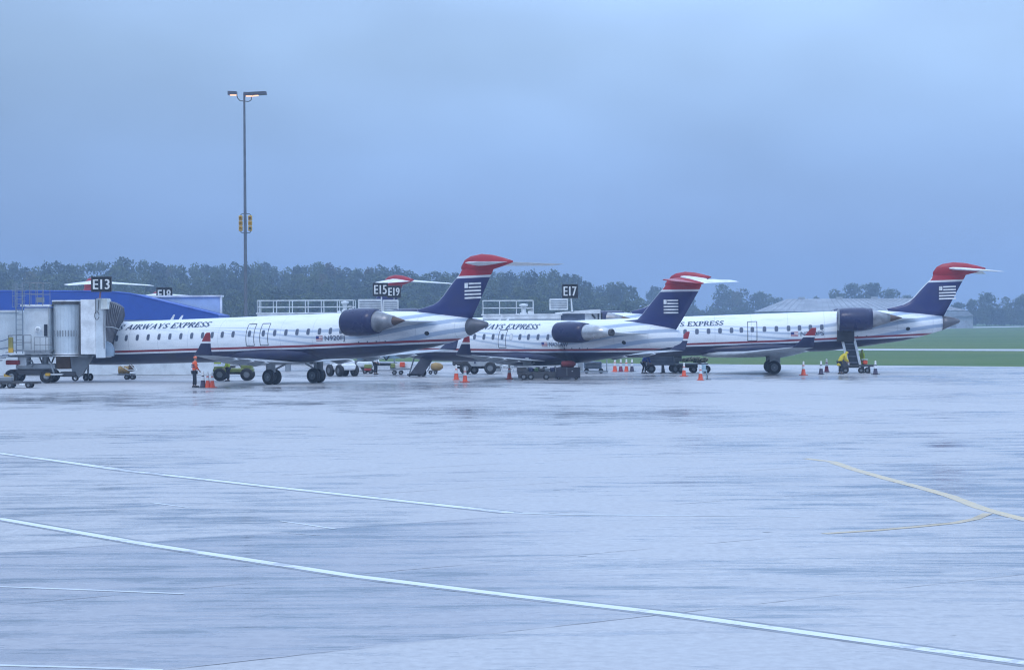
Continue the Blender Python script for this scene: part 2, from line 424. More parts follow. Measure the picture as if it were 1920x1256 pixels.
def tl(px):
    for (a, b_), (c_, d) in zip(TL, TL[1:]):
        if a <= px <= c_: return b_+(d-b_)*(px-a)/(c_-a)
    return TL[-1][1]
rr = random.Random(11); spots = []
def wput(px, top, Y, wpx):
    gz = hill(Y*(px-960)/FPX, Y); zt = zat(px, top, Y); h = (zt-gz)/.97
    if h < 4: return
    spots.append((xat(px, Y), Y, gz, h, wpx*Y/FPX/.80, rr.randrange(7), rr.uniform(0, 6.28)))
px = -70.0
while px < 1205:
    wput(px, tl(px)+rr.uniform(-1, 6), rr.uniform(760, 860), rr.uniform(44, 66)); px += rr.uniform(15, 24)
for (dy, y0, y1, st) in ((20, 690, 740, 26), (40, 620, 670, 26), (58, 560, 600, 28)):
    px = -80.0
    while px < 1215:
        wput(px, min(582, tl(px)+dy+rr.uniform(-8, 10)), rr.uniform(y0, y1), rr.uniform(48, 74)); px += rr.uniform(st*.7, st*1.3)
tag(wood_mass('wooded_hillside', spots), 'long hazy wooded ridge of green treetops behind the gates', 'wood')

def tree(px, top, base_y, wpx, label, k, n=2600):
    rr = random.Random(900+k)
    p = gnd(px, base_y); Y = p.y; h = zat(px, top, Y)/.985; w = wpx*Y/FPX/.72
    e = empty('broadleaf_tree', (p.x, Y, 0), 0, label, 'tree', 'trees along the far side of the airfield')
    b = MB()
    for q in crown_quads(rr, h, w, n, .021*h):
        b.v += [tuple(v) for v in q]; i = len(b.v)-4; b.f.append((i, i+1, i+2, i+3)); b.mi.append(0); b.sm.append(False); b.ref += [(0,0,0)]*4
    b.mats = [leaf_m]; b.build('crown', leaf_m, e)
    t = MB(); t.tube((0,0,-.3), (0,0,h*.45), h*.022, h*.013, 8)
    for j in range(5):
        a = rr.uniform(0, 6.28); t.tube((0,0,h*(.22+.05*j)), (w*.25*math.cos(a), w*.25*math.sin(a), h*(.5+.06*j)), h*.009, h*.003, 5)
    t.build('trunk', bark_m, e)
TREES = [
 (1228,536,613,40,'hazy tree seen just left of the fin of the middle jet',1),
 (1262,545,613,50,'hazy tree mostly covered by the navy fin of the middle jet',2),
 (1296,556,612.5,34,'low hazy tree right of the middle jet fin, beside the gap of sky',3),
 (1356,531,612.5,52,'tallest hazy tree between the middle and right fins, under the white stabiliser tip',4),
 (1396,540,612.5,50,'round hazy tree second to the right of the gap of sky',5),
 (1430,546,612.3,36,'smaller hazy tree just left of the pale hangar gable',6),
 (1462,557,612.2,44,'low hazy tree touching the pale hangar gable',7),
 (1528,556,611.5,34,'low scrubby treetop over the left end of the hangar ridge',8),
 (1568,541,611.5,46,'rounded treetop at the left of the clump above the hangar ridge',9),
 (1603,530,611.5,48,'high domed treetop left of centre in the clump above the hangar ridge',10),
 (1638,530,611.5,46,'high domed treetop right of centre in the clump above the hangar ridge',11),
 (1668,540,611.5,40,'sloping treetop at the right of the clump above the hangar ridge',12),
 (1696,554,611.5,30,'low treetop beside the leading edge of the right fin',13),
 (1798,566,611,34,'low hazy bush of a tree just right of the right fin',14),
 (1823,560,611,34,'small hazy tree between the right fin and the taller pointed tree',15),
 (1850,547,611,34,'pointed dark tree, tallest right of the right fin',16),
 (1884,556,610.8,36,'broad hazy tree second from the right edge',17),
 (1916,551,610.6,40,'hazy tree cut by the right edge of the view',18)]
for px, top, by, wpx, lab, k in TREES: tree(px, top, by, wpx*1.12, lab, k)
spots = []; px = 1245.0
while px < 1990:
    if not (1500 < px < 1780): wput(px, 583+rr.uniform(-8, 5), rr.uniform(955, 985) if px < 1500 else rr.uniform(980, 1010), rr.uniform(30, 46))
    px += rr.uniform(9, 15)
tag(wood_mass('far_hedge', spots), 'low hazy hedge and undergrowth below the far trees on the right', 'hedge')
# ------------------------------------------------------------------ jets
# fuselage paint reads 'ref' = (distance ahead of the tail cone tip, side, height over the fuselage axis)
def fus_mat(name, r0=-3.0):
    g = NG(name); u, yy, z = g.attr()
    s_ = g.sub(z, g.mul(g.rng(u, -12, 0, 0, 1), .13))
    P = g.coord(); n = g.noise(P, .8, 4); dirt = g.noise(mapv(g, P, (.25, 1, 2.2)), 1.6, 5, .6)
    body = g.mix(g.step(dirt, .45, .8), (.86,.88,.90), (.66,.70,.74))
    sm_ = g.sub(1, g.step(g.mul(g.op('ABSOLUTE', g.sub(g.op('FRACT', g.op('DIVIDE', g.add(u, 40), 2.46)), .5)), 2.46), .012, .028))
    body = g.mix(g.mul(sm_, .30), body, (.30,.33,.38))
    soot = g.mul(g.mul(g.band(u, -6.2, -1.6, 1.2), g.band(z, -.55, .35, .3)), g.rng(dirt, .35, .7, .12, .55))
    body = g.mix(soot, body, (.36,.36,.40))
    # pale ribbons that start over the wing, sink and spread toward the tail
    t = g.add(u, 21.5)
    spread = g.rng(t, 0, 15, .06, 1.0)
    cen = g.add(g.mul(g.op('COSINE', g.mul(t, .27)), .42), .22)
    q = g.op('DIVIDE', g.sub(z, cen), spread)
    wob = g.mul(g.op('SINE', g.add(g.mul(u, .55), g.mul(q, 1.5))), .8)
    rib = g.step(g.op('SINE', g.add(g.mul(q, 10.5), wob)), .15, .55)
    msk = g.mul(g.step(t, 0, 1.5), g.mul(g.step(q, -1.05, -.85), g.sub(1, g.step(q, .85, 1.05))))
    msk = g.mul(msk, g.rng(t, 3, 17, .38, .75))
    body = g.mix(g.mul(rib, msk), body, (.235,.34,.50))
    body = g.mix(g.band(s_, -.60, -.475, .006), body, (.28,.016,.03))
    grime = g.mul(g.sub(1, g.step(z, -1.3, -.5)), .35)
    body = g.mix(g.sub(1, g.step(s_, -.715, -.700)), body, g.mix(g.step(n, .4, .7), (.015,.018,.065), (.026,.025,.048)))
    return g.out(body, .30)
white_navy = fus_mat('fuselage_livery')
def fin_mat(zb):
    g = NG('fin_livery'); u, le, z = g.attr()
    n = g.noise(g.coord(), 1.0, 4)
    c = g.mix(g.step(n, .4, .7), (.024,.032,.135), (.034,.040,.125))
    c = g.mix(g.step(z, zb-.005, zb+.005), c, (.70,.72,.74))
    c = g.mix(g.step(z, zb+.125, zb+.135), c, (.40,.020,.034))
    c = g.mix(g.mul(g.sub(1, g.step(le, .045, .065)), g.sub(1, g.step(z, zb+.3, zb+.4))), c, (.78,.80,.80))
    rl = g.mul(g.band(le, -5, 50), 1)
    return g.out(c, .3)
def wl_mat():
    g = NG('winglet_livery'); u, le, z = g.attr()
    c = g.mix(g.step(z, .54, .55), (.014,.018,.065), (.72,.74,.75)); c = g.mix(g.step(z, .63, .64), c, (.30,.018,.026))
    return g.out(c, .3)
WLM = wl_mat()
wing_m = mat('wing_skin', (.44,.47,.50), .35, dirt=.1)
SPEC = {
 'long': dict(Lf=33.8, xt=14.2, zc=2.76, sh=.0253, track=2.05, base=12.2, fin=0, wing=(11.3, 2.30, 1.30), fonts=1),
 'mid': dict(Lf=30.0, xt=12.7, zc=2.74, sh=.0300, track=2.05, base=10.9, fin=0, wing=(10.9, .60, 1.30), fonts=1),
 'short': dict(Lf=24.9, xt=11.1, zc=2.35, sh=-.002, track=1.6, base=8.0, fin=1, wing=(9.9, 1.9, 1.15), fonts=1)}
FIN = [dict(lv=[(3.45,-4.3,-1.1),(3.95,-4.85,-.84),(4.12,-5.0,-.74),(4.24,-4.4,-.67),(4.36,-3.85,-.60),(4.55,-3.45,-.5),(4.85,-3.1,-.33),(5.25,-2.74,-.12),(5.7,-2.30,.13),(6.0,-1.98,.30),(6.25,-1.8,.44),(6.45,-1.68,.56)],
            bul=[(-1.80,6.50,6.30,.03),(-1.55,6.84,6.2,.12),(-1.15,7.03,6.18,.18),(-.4,7.13,6.18,.2),(.4,7.04,6.22,.19),(1.1,6.86,6.38,.14),(1.75,6.66,6.56,.04)],
            stab=(6.58,-.8,1.45,4.2,6.45,1.45,2.4), band=5.80, logo=(-1.42,4.62,1.14,.90)),
       dict(lv=[(2.9,-3.6,-.4),(3.5,-4.2,.08),(3.66,-4.45,.22),(3.74,-3.35,.28),(4.0,-3.0,.47),(4.5,-2.48,.85),(5.0,-1.94,1.22),(5.5,-1.4,1.6),(5.75,-1.12,1.75),(5.9,-.95,1.8)],
            bul=[(-1.05,5.95,5.8,.03),(-.85,6.12,5.72,.12),(-.4,6.24,5.7,.18),(.1,6.27,5.72,.2),(.8,6.20,5.76,.19),(1.5,6.05,5.82,.13),(1.95,5.93,5.87,.04)],
            stab=(5.98,-.6,1.75,3.15,6.14,1.35,2.15), band=5.42, logo=(-1.0,4.1,1.15,.84))]
def gear_solve(px, G, th, y, z):
    """local x on the line (y, z) of a jet that projects on px"""
    lo, hi = -45.0, 25.0
    c, s_ = math.cos(th), math.sin(th)
    for _ in range(40):
        mid_ = (lo+hi)/2; X = G[0]+mid_*c+y*s_; Y = G[1]-mid_*s_+y*c
        if proj((X, Y, z))[0] < px: lo = mid_
        else: hi = mid_
    return (lo+hi)/2
def text_mesh(txt, size, shear=0.0, sx=1.0, space=1.0):
    cu = bpy.data.curves.new('lettering', 'FONT'); cu.body = txt; cu.size = size; cu.shear = shear; cu.space_character = space
    cu.resolution_u = 3
    ob = bpy.data.objects.new('lettering', cu); COL.objects.link(ob)
    dg = bpy.context.evaluated_depsgraph_get(); me = bpy.data.meshes.new_from_object(ob.evaluated_get(dg))
    vs = [(v.co.x*sx, v.co.y) for v in me.vertices]; fs = [tuple(p.vertices) for p in me.polygons]
    bpy.data.objects.remove(ob); bpy.data.curves.remove(cu); bpy.data.meshes.remove(me)
    return vs, fs
def serif_text(txt, h):
    """lettering with thick and thin strokes and serif feet; returns list of quads and the width"""
    T, t = .20, .10; G = {
     'U': (.80, [((.16,1),(.16,.3),T),((.16,.3),(.34,.02),t*1.6),((.34,.04),(.6,.2),t),((.64,.2),(.64,1),t)], [(.16,1),(.64,1)]),
     'S': (.62, [((.52,.86),(.34,.97),t),((.34,.97),(.14,.82),t*1.4),((.14,.78),(.2,.6),T),((.16,.62),(.5,.36),T),((.5,.36),(.5,.16),T),((.5,.16),(.3,.03),t*1.4),((.3,.03),(.1,.16),t),((.52,.98),(.52,.76),t),((.1,.03),(.1,.26),t)], []),
     'A': (.86, [((.12,0),(.42,1),t),((.42,1),(.72,0),T),((.22,.34),(.60,.34),t)], [(.12,0),(.72,0)]),
     'I': (.42, [((.21,0),(.21,1),T)], [(.21,0),(.21,1)]),
     'R': (.80, [((.18,0),(.18,1),T),((.18,.96),(.5,.96),t),((.52,.96),(.6,.74),T*.8),((.6,.74),(.5,.50),T*.8),((.18,.5),(.5,.5),t),((.4,.5),(.72,0),T)], [(.18,0),(.74,0),(.16,1)]),
     'W': (1.15, [((.1,1),(.34,0),T),((.34,0),(.56,.9),t),((.52,1),(.78,0),T),((.78,0),(1.0,1),t)], [(.1,1),(.52,1),(1.0,1)]),
     'Y': (.80, [((.1,1),(.38,.46),T),((.38,.46),(.66,1),t),((.38,.5),(.38,0),T)], [(.1,1),(.66,1),(.38,0)]),
     'E': (.72, [((.18,0),(.18,1),T),((.18,.96),(.6,.96),t),((.18,.5),(.5,.5),t),((.18,.04),(.62,.04),t),((.6,.98),(.6,.78),t),((.62,.02),(.62,.24),t),((.5,.4),(.5,.6),t)], [(.16,0),(.16,1)]),
     'X': (.82, [((.14,1),(.66,0),T),((.66,1),(.14,0),t)], [(.14,0),(.14,1),(.68,0),(.66,1)]),
     'P': (.70, [((.18,0),(.18,1),T),((.18,.96),(.5,.96),t),((.52,.96),(.6,.74),T*.8),((.6,.74),(.5,.48),T*.8),((.18,.48),(.5,.48),t)], [(.18,0),(.16,1)]),
     ' ': (.40, [], [])}
    x = 0; Q = []
    for ch in txt:
        w, st, se = G[ch]
        for a, b_, k in st:
            n_ = 3
            d = Vector((b_[0]-a[0], b_[1]-a[1], 0)); 
            if d.length == 0: continue
            nrm = (Vector((k/2, 0)) if abs(d.x) < abs(d.y) else Vector((0, k/2)))
            for i in range(n_):
                p = (a[0]+d.x*i/n_, a[1]+d.y*i/n_); q = (a[0]+d.x*(i+1)/n_, a[1]+d.y*(i+1)/n_)
                Q.append([(x+p[0]-nrm.x, p[1]-nrm.y), (x+q[0]-nrm.x, q[1]-nrm.y), (x+q[0]+nrm.x, q[1]+nrm.y), (x+p[0]+nrm.x, p[1]+nrm.y)])
        for (a, b_) in se:
            yy = b_-.03 if b_ > .5 else b_+.03
            Q.append([(x+a-.15, yy-.03), (x+a+.15, yy-.03), (x+a+.15, yy+.03), (x+a-.15, yy+.03)])
        x += w
    return [[(p[0]*h, p[1]*h) for p in q] for q in Q], x*h

def make_jet(kind, th, G, label, inc=R(5), windows=(), doors=(), blank=(), title=None, reg=None, detail=True, nwin=18):
    K = SPEC[kind]; F_ = FIN[K['fin']]; xt, zc, sh = K['xt'], K['zc'], K['sh']
    root = empty('regional_jet', (G[0], G[1], 0), -th, label, 'airliner', 'twin engined regional jets at the gates')
    tr = lambda v: (v[0], v[1], v[2]+v[0]*sh)
    Rr = 1.345; xn = xt-K['Lf']
    # fuselage stations: (x, top, bottom, half width) over the axis
    st = [(xn, -.42, -.50, .03), (xn+.12, -.22, -.68, .24), (xn+.4, .02, -.86, .48), (xn+.9, .26, -1.02, .74), (xn+1.5, .62, -1.14, .95), (xn+2.2, 1.02, -1.24, 1.14),
          (xn+3.0, 1.25, -1.31, 1.28), (xn+3.9, 1.335, -1.34, 1.335), (xn+4.8, Rr, -Rr, Rr)]
    x = xn+4.8
    while x < xt-9.2: x += .9; st.append((x, Rr, -Rr, Rr))
    if kind == 'short':
        tail = [(-8.6,1.345,-1.34,1.345),(-7.6,1.345,-1.27,1.34),(-6.4,1.345,-1.12,1.30),(-5.0,1.335,-.92,1.18),(-3.6,1.28,-.72,1.0),(-2.2,1.13,-.52,.78),(-1.0,.93,-.33,.56),(-.3,.80,-.2,.42),(.05,.68,-.08,.28),(.25,.5,.1,.12)]
    else:
        tail = [(-8.8,1.345,-1.33,1.345),(-7.8,1.345,-1.25,1.335),(-6.6,1.33,-1.12,1.29),(-5.3,1.28,-.98,1.17),(-3.9,1.16,-.83,.98),(-2.5,.97,-.56,.74),(-1.2,.76,-.20,.52)]
    st += [(xt+a, b_, c_, d) for a, b_, c_, d in tail]
    rings, refs = [], []
    N = 40
    for (x, tp, bt, w) in st:
        c_ = (tp+bt)/2; h = (tp-bt)/2; r_ = []; f_ = []
        for k in range(N):
            a = 2*math.pi*k/N; yy = w*math.sin(a); zz = c_+h*math.cos(a)
            r_.append((x, yy, zc+zz)); f_.append((x-xt, yy, zz))
        rings.append(r_); refs.append(f_)
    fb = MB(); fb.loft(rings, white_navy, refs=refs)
    # belly fairing under the wing, part of the same skin
    for_rings, rf2 = [], []
    for k in range(13):
        t = k/12; x = -5.6+8.6*t; w = math.sin(math.pi*min(1, max(0.02, t)))**.45
        r_, f_ = [], []
        for j in range(20):
            a = 2*math.pi*j/20; yy = 1.42*w*math.sin(a); zz = -1.0+.60*w*math.cos(a)
            r_.append((x, yy, zc+zz)); f_.append((x-xt, yy, min(zz, -.8)))
        for_rings.append(r_); rf2.append(f_)
    fb.loft(for_rings, white_navy, refs=rf2)
    fb.build('fuselage', None, root, tr)
    def skin(x, z, off=0.012, side=-1):
        """point on the port skin at station x and height z over the axis"""
        for (a, b_) in zip(st, st[1:]):
            if a[0] <= x <= b_[0]:
                t = (x-a[0])/(b_[0]-a[0]); tp, bt, w = [a[i]+(b_[i]-a[i])*t for i in (1,2,3)]; break
        else: tp, bt, w = Rr, -Rr, Rr
        c_ = (tp+bt)/2; h = (tp-bt)/2; q = max(-1, min(1, (z-c_)/h))
        return (x, side*(w*math.sqrt(max(0, 1-q*q))+off), zc+z)
    # tail cone
    if kind != 'short':
        tb = MB(); rr_ = []
        for (a, tp, bt, w) in ((-1.2,.775,-.215,.535),(-.85,.74,-.06,.47),(-.4,.64,.12,.34),(-.08,.53,.24,.2),(0,.46,.30,.1)):
            c_ = (tp+bt)/2; h = (tp-bt)/2
            rr_.append([(xt+a, w*math.sin(6.28318*k/24), zc+c_+h*math.cos(6.28318*k/24)) for k in range(24)])
        tb.loft(rr_, mat('tail_cone_metal', (.17,.17,.19), .4, .5)); tb.build('tail_cone', None, root, tr)
    # fin
    fb = MB(); rings, refs = [], []
    for i, (z, le, te) in enumerate(F_['lv']):
        ch = te-le; t_ = .13 if i > 2 else .10; r_, f_ = [], []
        tmax = .22-.012*i
        prof = [(0,0),(.02,.35),(.07,.65),(.18,.93),(.35,1),(.6,.75),(.85,.3),(1,.03)]
        pts = [(p, q) for p, q in prof]+[(p, -q) for p, q in reversed(prof[1:])]
        for p, q in pts:
            r_.append((xt+le+p*ch, q*tmax, z)); f_.append((le+p*ch, p*ch, z))
        rings.append(r_); refs.append(f_)
    fm = MATS.setdefault('fin%d' % K['fin'], None) or fin_mat(F_['band']); MATS['fin%d' % K['fin']] = fm
    fb.loft(rings, fm, refs=refs); fin = fb.build('fin', None, root, tr)
    bb = MB(); rr_ = []
    for (u, tp, bt, w) in F_['bul']:
        rr_.append([(xt+u, w*math.sin(6.28318*k/16), (tp+bt)/2+(tp-bt)/2*math.cos(6.28318*k/16)) for k in range(16)])
    bb.loft(rr_, redp); bb.build('fin_fairing', None, fin, tr)
    # rudder hinge line
    if detail:
        rb = MB()
        for (a, b_) in zip(F_['lv'][1:-2], F_['lv'][2:-1]):
            rb.tube((xt+a[2]-.30*(a[2]-a[1])*.8-.3, -.155, a[0]), (xt+b_[2]-.30*(b_[2]-b_[1])*.8-.3, -.14, b_[0]), .012, n=4)
        # flag emblem bars on the fin
        lx, lz, lw, lh = F_['logo']; e_ = MB(); bh = lh/9
        def bar(x0, x1, z0, z1): e_.box((xt+(x0+x1)/2, -.232, (z0+z1)/2), (x1-x0, .02, z1-z0))
        bar(lx, lx+lw*.20, lz+lh-bh*2.9, lz+lh)
        for k in range(2): bar(lx+lw*.25, lx+lw, lz+lh-bh*(2*k+1), lz+lh-bh*2*k)
        for k in range(2, 5): bar(lx, lx+lw, lz+lh-bh*(2*k+1), lz+lh-bh*2*k)
        e_.build('emblem', white, fin, tr)
    # stabilisers
    rz, l0, t0, sy, tz, l1, t1 = F_['stab']
    af = [(0,0),(.03,.5),(.12,.85),(.35,1),(.7,.6),(1,.05)]
    afp = [(p, q) for p, q in af]+[(p, -q*.8) for p, q in reversed(af[1:])]
    for side in (-1, 1):
        sb = MB(); rr_ = []
        for (y, z, le, te, th_) in ((.1, rz, l0, t0, .12), (sy*.97, tz, l1-.02, t1, .055), (sy, tz, l1+.3, t1, .03)):
            rr_.append([(xt+le+p*(te-le), side*y, z+q*th_-(xt*0+le+p*(te-le)-t0*.55)*math.tan(inc)) for p, q in afp])
        sb.loft(rr_, redp if (kind == 'short' and side < 0) else white, smooth=False); sb.build('stabiliser', None, root, tr)
    # wings
    span, dl, zr = K['wing']; short = kind == 'short'
    for side in (-1, 1):
        wb = MB(); rr_ = []
        if short: secs = [(.3,-4.3,1.0,zr,.22),(1.3,-3.7,.95,zr,.2),(3.0,-2.3,.85,zr+.08,.17),(span,dl,dl+1.25,zr+.50,.05)]
        else: secs = [(.3,-4.9,1.0,zr,.26),(1.35,-4.2,.95,zr,.24),(3.5,-2.6,.85,zr+.08,.19),(span,dl,dl+1.35,zr+.58,.055)]
        for (y, le, te, z, th_) in secs:
            rr_.append([(le+p*(te-le), side*y, z+q*th_+.06*(1-p)*0) for p, q in afp])
        wb.loft(rr_, wing_m, smooth=True); wing = wb.build('wing', None, root)
        wl = MB(); rr_ = []; refs = []
        for (dy, dz, le, ch, th_) in ((0,0,dl,1.35,.055),(.07,.12,dl+.12,1.25,.05),(.16,.4,dl+.46,.92,.04),(.34,1.20,dl+1.14,.36,.025),(.35,1.26,dl+1.24,.24,.012)):
            rr_.append([(le+p*ch, side*(span+dy+(q*th_)), zr+(.5 if short else .58)+dz) for p, q in afp])
            refs.append([(le, p*ch, .001+dz*.82) for p, q in afp])
        wl.loft(rr_, WLM, refs=refs); wl.build('winglet', None, wing)
        for yy in ((3.9, 6.0, 8.3) if not short else (3.6, 5.6, 7.6)):
            t = (yy-3.5)/(span-3.5); te = .85+(dl+1.3-.85)*t; z = zr+.08+.5*t
            ft = MB(); ft.prism([(te-1.6, z-.06), (te-.7, z-.30), (te+.35, z-.10), (te+.1, z-.02)], side*yy-.06, side*yy+.06)
            ft.build('flap_fairing', wing_m, wing)
    # engines
    if short: ey, ez, r, u0, u1, u2, u3 = 1.98, 2.96, .66, -8.2, -5.75, -3.75, None
    else: ey, ez, r, u0, u1, u2, u3 = 2.2, 3.49, .80, -8.45, -6.15, -4.95, -4.15
    for side in (-1, 1):
        nb = MB(); c_ = (xt, side*ey, ez)
        L = u1-u0
        nb.rev([(u0+.35, r*.70), (u0+.08, r*.76), (u0, r*.84), (u0+.06, r*.91), (u0+.3, r*.975), (u0+L*.4, r), (u0+L*.75, r*.97), (u1, r*.86), (u1, r*.78)], c_, 'X', 32, navy)
        nac = nb.build('nacelle', None, root, tr)
        lp = MB(); lp.rev([(u0+.10, r*.755), (u0-.015, r*.84), (u0+.085, r*.93)], c_, 'X', 32, silver); lp.build('inlet_lip', None, nac, tr)
        fn = MB(); fn.rev([(u0+.4, r*.72), (u0+.38, .15), (u0+.2, .01)], c_, 'X', 24, dgrey); fn.build('fan', None, nac, tr)
        nz_ = MB()
        nz_.rev([(u1-.12, r*.78), (u1+.05, r*.77), (u1+(u2-u1)*.5, r*(.60 if short else .55)), (u2, r*(.32 if short else .36)), (u2-.02, r*.26), (u2-.3, r*.22)], c_, 'X', 28, silver if short else mat('sooty_silver', (.36,.36,.38), .38, .8, dirt=.3))
        nz_.build('exhaust_nozzle', None, nac, tr)
        sp_ = MB()
        if short: sp_.rev([(u2-.10, r*.33), (u2+.10, r*.35), (u2+.16, r*.27), (u2-.05, .02)], c_, 'X', 20, dgrey)
        else: sp_.rev([(u2-.25, r*.36), (u2+.1, r*.30), (u2+.5, r*.14), (u3, .015)], c_, 'X', 20, brownm)
        sp_.build('exhaust_cone', None, nac, tr)
        pb = MB(); y0, y1 = side*.9, side*(ey-.2)
        for zz_ in (0,): 
            rings_ = []
            for (y, le, te, z_) in ((y0, u0+.9, u2+2.1, ez-.1), (y1, u0+.9, u2+1.1, ez-.05)):
                rings_.append([(xt+le+p*(te-le), y, z_+q*.17) for p, q in afp])
            pb.loft(rings_, offwhite)
        pb.build('pylon', None, root, tr)
    # gear
    rt = .455 if not short else .36
    for side in (-1, 1):
        gb = MB(); y = side*K['track']
        gb.tube((-.1, y, 1.35), (0, y, rt), .11, .09, 12, lgrey); gb.tube((0, y-.42, rt), (0, y+.42, rt), .06, mat=lgrey)
        gb.tube((.1, y*.45, 1.2), (0, y, .8), .06, mat=lgrey); gb.box((.05, y+side*.16, 1.0), (.7, .04, .55), lgrey)
        leg = gb.build('landing_gear', None, root)
        for dy in (-.27, .27):
            t = MB(); w_ = .14
            t.rev([(-w_, rt*.55), (-w_, rt*.82), (-w_*.8, rt*.95), (-w_*.3, rt), (w_*.3, rt), (w_*.8, rt*.95), (w_, rt*.82), (w_, rt*.55)], (0, y+dy, rt), 'Y', 28, black)
            tyre = t.build('tyre', None, leg)
            h_ = MB(); h_.rev([(-w_*.7, .02), (-w_*.75, rt*.2), (-w_*.4, rt*.4), (-w_, rt*.56), (w_, rt*.56), (w_*.4, rt*.4), (w_*.75, rt*.2), (w_*.7, .02)], (0, y+dy, rt), 'Y', 20, mgrey)
            h_.build('rim', None, leg)
    xgn = xn+(2.5 if not short else 2.4)
    gb = MB(); gb.tube((xgn, 0, zc-1.2+xgn*sh), (xgn, 0, .25), .07, mat=lgrey); gb.tube((xgn, -.2, .25), (xgn, .2, .25), .04, mat=lgrey)
    leg = gb.build('nose_gear', None, root)
    for dy in (-.2, .2):
        t = MB(); t.rev([(-.07, .1), (-.07, .2), (-.04, .24), (.04, .24), (.07, .2), (.07, .1)], (xgn, dy, .245), 'Y', 18, black); t.build('tyre', None, leg)
    # windshield
    wsb = MB(); q = []
    for k in range(8):
        a = -1.15+2.3*k/7
        q.append(((xn+1.05, .80*math.sin(a), zc+.28+.06*math.cos(a)), (xn+1.75, .99*math.sin(a)*1.0, zc+.62+.12*math.cos(a))))
    wsb.add([p for ab in q for p in ab], [(2*k, 2*k+1, 2*k+3, 2*k+2) for k in range(7)], glassd); wsb.build('windshield', None, root, tr)
    # cabin windows: one mesh each
    def port_plate(name, x0, z0, w, h, m_ring, m_in, ring=.022, parent=root, off=.006, corner=.35):
        b = MB(); n = 20; O, I = [], []
        for k in range(n):
            a = 2*math.pi*k/n; ca, sa = math.cos(a), math.sin(a); e = 2/3.2 if corner < .4 else 2/7.0
            px_, pz_ = abs(ca)**e*(1 if ca >= 0 else -1), abs(sa)**e*(1 if sa >= 0 else -1)
            O.append(skin(x0+px_*(w/2+ring), z0+pz_*(h/2+ring), off)); I.append(skin(x0+px_*w/2, z0+pz_*h/2, off+.004))
        b.add(O+I, [(k, (k+1)%n, n+(k+1)%n, n+k) for k in range(n)], m_ring)
        if m_in is not None:
            zs = [z0+h/2*(1-2*j/4) for j in range(5)]
            b.add(I, [tuple(range(n))], m_in)
        return b.build(name, None, parent, tr)
    ringm = mat('window_surround', (.50,.54,.58), .4); panem = mat('cabin_window_pane', (.10,.12,.17), .2, dirt=.05)
    xs_ = list(windows) if windows else [xn+5.2+.82*i for i in range(nwin)]
    for xw in xs_: port_plate('window', xw, .30, .235, .36, ringm, panem)
    seam = mat('panel_seam', (.05,.06,.09), .5)
    for (xd, w, z0, z1) in doors:
        b = MB(); n = 6
        def edge(x0, x1, za, zb, wd):
            for j in range(6):
                t0_, t1_ = j/6, (j+1)/6
                p = [(x0+(x1-x0)*t0_, za+(zb-za)*t0_), (x0+(x1-x0)*t1_, za+(zb-za)*t1_)]
                d = (0, wd) if abs(x1-x0) > abs(zb-za) else (wd, 0)
                qd = [skin(p[0][0]-d[0], p[0][1]-d[1], .012), skin(p[1][0]-d[0], p[1][1]-d[1], .012), skin(p[1][0]+d[0], p[1][1]+d[1], .012), skin(p[0][0]+d[0], p[0][1]+d[1], .012)]
                b.add(qd, [(0,1,2,3)], seam)
        edge(xd-w/2, xd-w/2, z0, z1, .022); edge(xd+w/2, xd+w/2, z0, z1, .022); edge(xd-w/2, xd+w/2, z0, z0, .02); edge(xd-w/2, xd+w/2, z1, z1, .02)
        b.build('exit_door', None, root, tr)
    for xb in blank: port_plate('blanked_window', xb, .30, .235, .36, mat('blank_ring', (.38,.42,.48), .4), white)
    # lettering
    if title:
        Q, wid = serif_text('US AIRWAYS EXPRESS', 1.0); x1, wtot, zt, hh = title
        b = MB(); kx = wtot/wid
        for q in Q:
            pts = [skin(x1-wtot+p[0]*kx+p[1]*hh*.22, zt+p[1]*hh, .035) for p in q]; b.add(pts, [(0,1,2,3)])
        b.build('airline_name', mat('dark_green_blue_lettering', (.03,.06,.12), .4), root, tr)
    if reg:
        txt, x0, wtot, zt, hh = reg
        vs, fs = text_mesh(txt, 1.0); mx = max(v[0] for v in vs); my = max(v[1] for v in vs)
        b = MB(); b.add([skin(x0+v[0]/mx*wtot, zt+v[1]/my*hh, .03) for v in vs], fs); b.build('registration', mat('dark_lettering', (.03,.04,.10), .4), root, tr)
        fl = MB(); fx = x0-.62; redf = mat('flag_red', (.45,.06,.08), .5); bluf = mat('flag_blue', (.03,.05,.22), .5)
        for k in range(7):
            z0, z1 = zt+hh*(k/7), zt+hh*((k+1)/7)
            fl.add([skin(fx, z0, .018), skin(fx+.50, z0, .018), skin(fx+.50, z1, .018), skin(fx, z1, .018)], [(0,1,2,3)], redf if k%2 == 0 else white)
        fl.add([skin(fx, zt+hh*.45, .026), skin(fx+.22, zt+hh*.45, .026), skin(fx+.22, zt+hh, .026), skin(fx, zt+hh, .026)], [(0,1,2,3)], bluf)
        fl.build('flag', None, root, tr)
    if detail:
        for (xa, h_) in ((xn+9.6, .34), (xn+10.3, .28)):
            ab = MB(); z_ = zc+Rr-.02; ab.prism([(xa, z_), (xa+.22, z_), (xa+.40, z_+h_), (xa+.30, z_+h_)], -.02, .02); ab.build('antenna', white, root, tr)
        vb = MB(); p = skin(xt-3.6, -.10, .012); n = 14
        vb.add([skin(xt-3.6+.15*math.cos(6.2832*k/n), -.02+.12*math.sin(6.2832*k/n), .012) for k in range(n)], [tuple(range(n))]); vb.build('service_port', mat('soot', (.02,.02,.025), .8), root, tr)
        # open keel frame band where the lower skin is broken aft of the wing
        kb = MB()
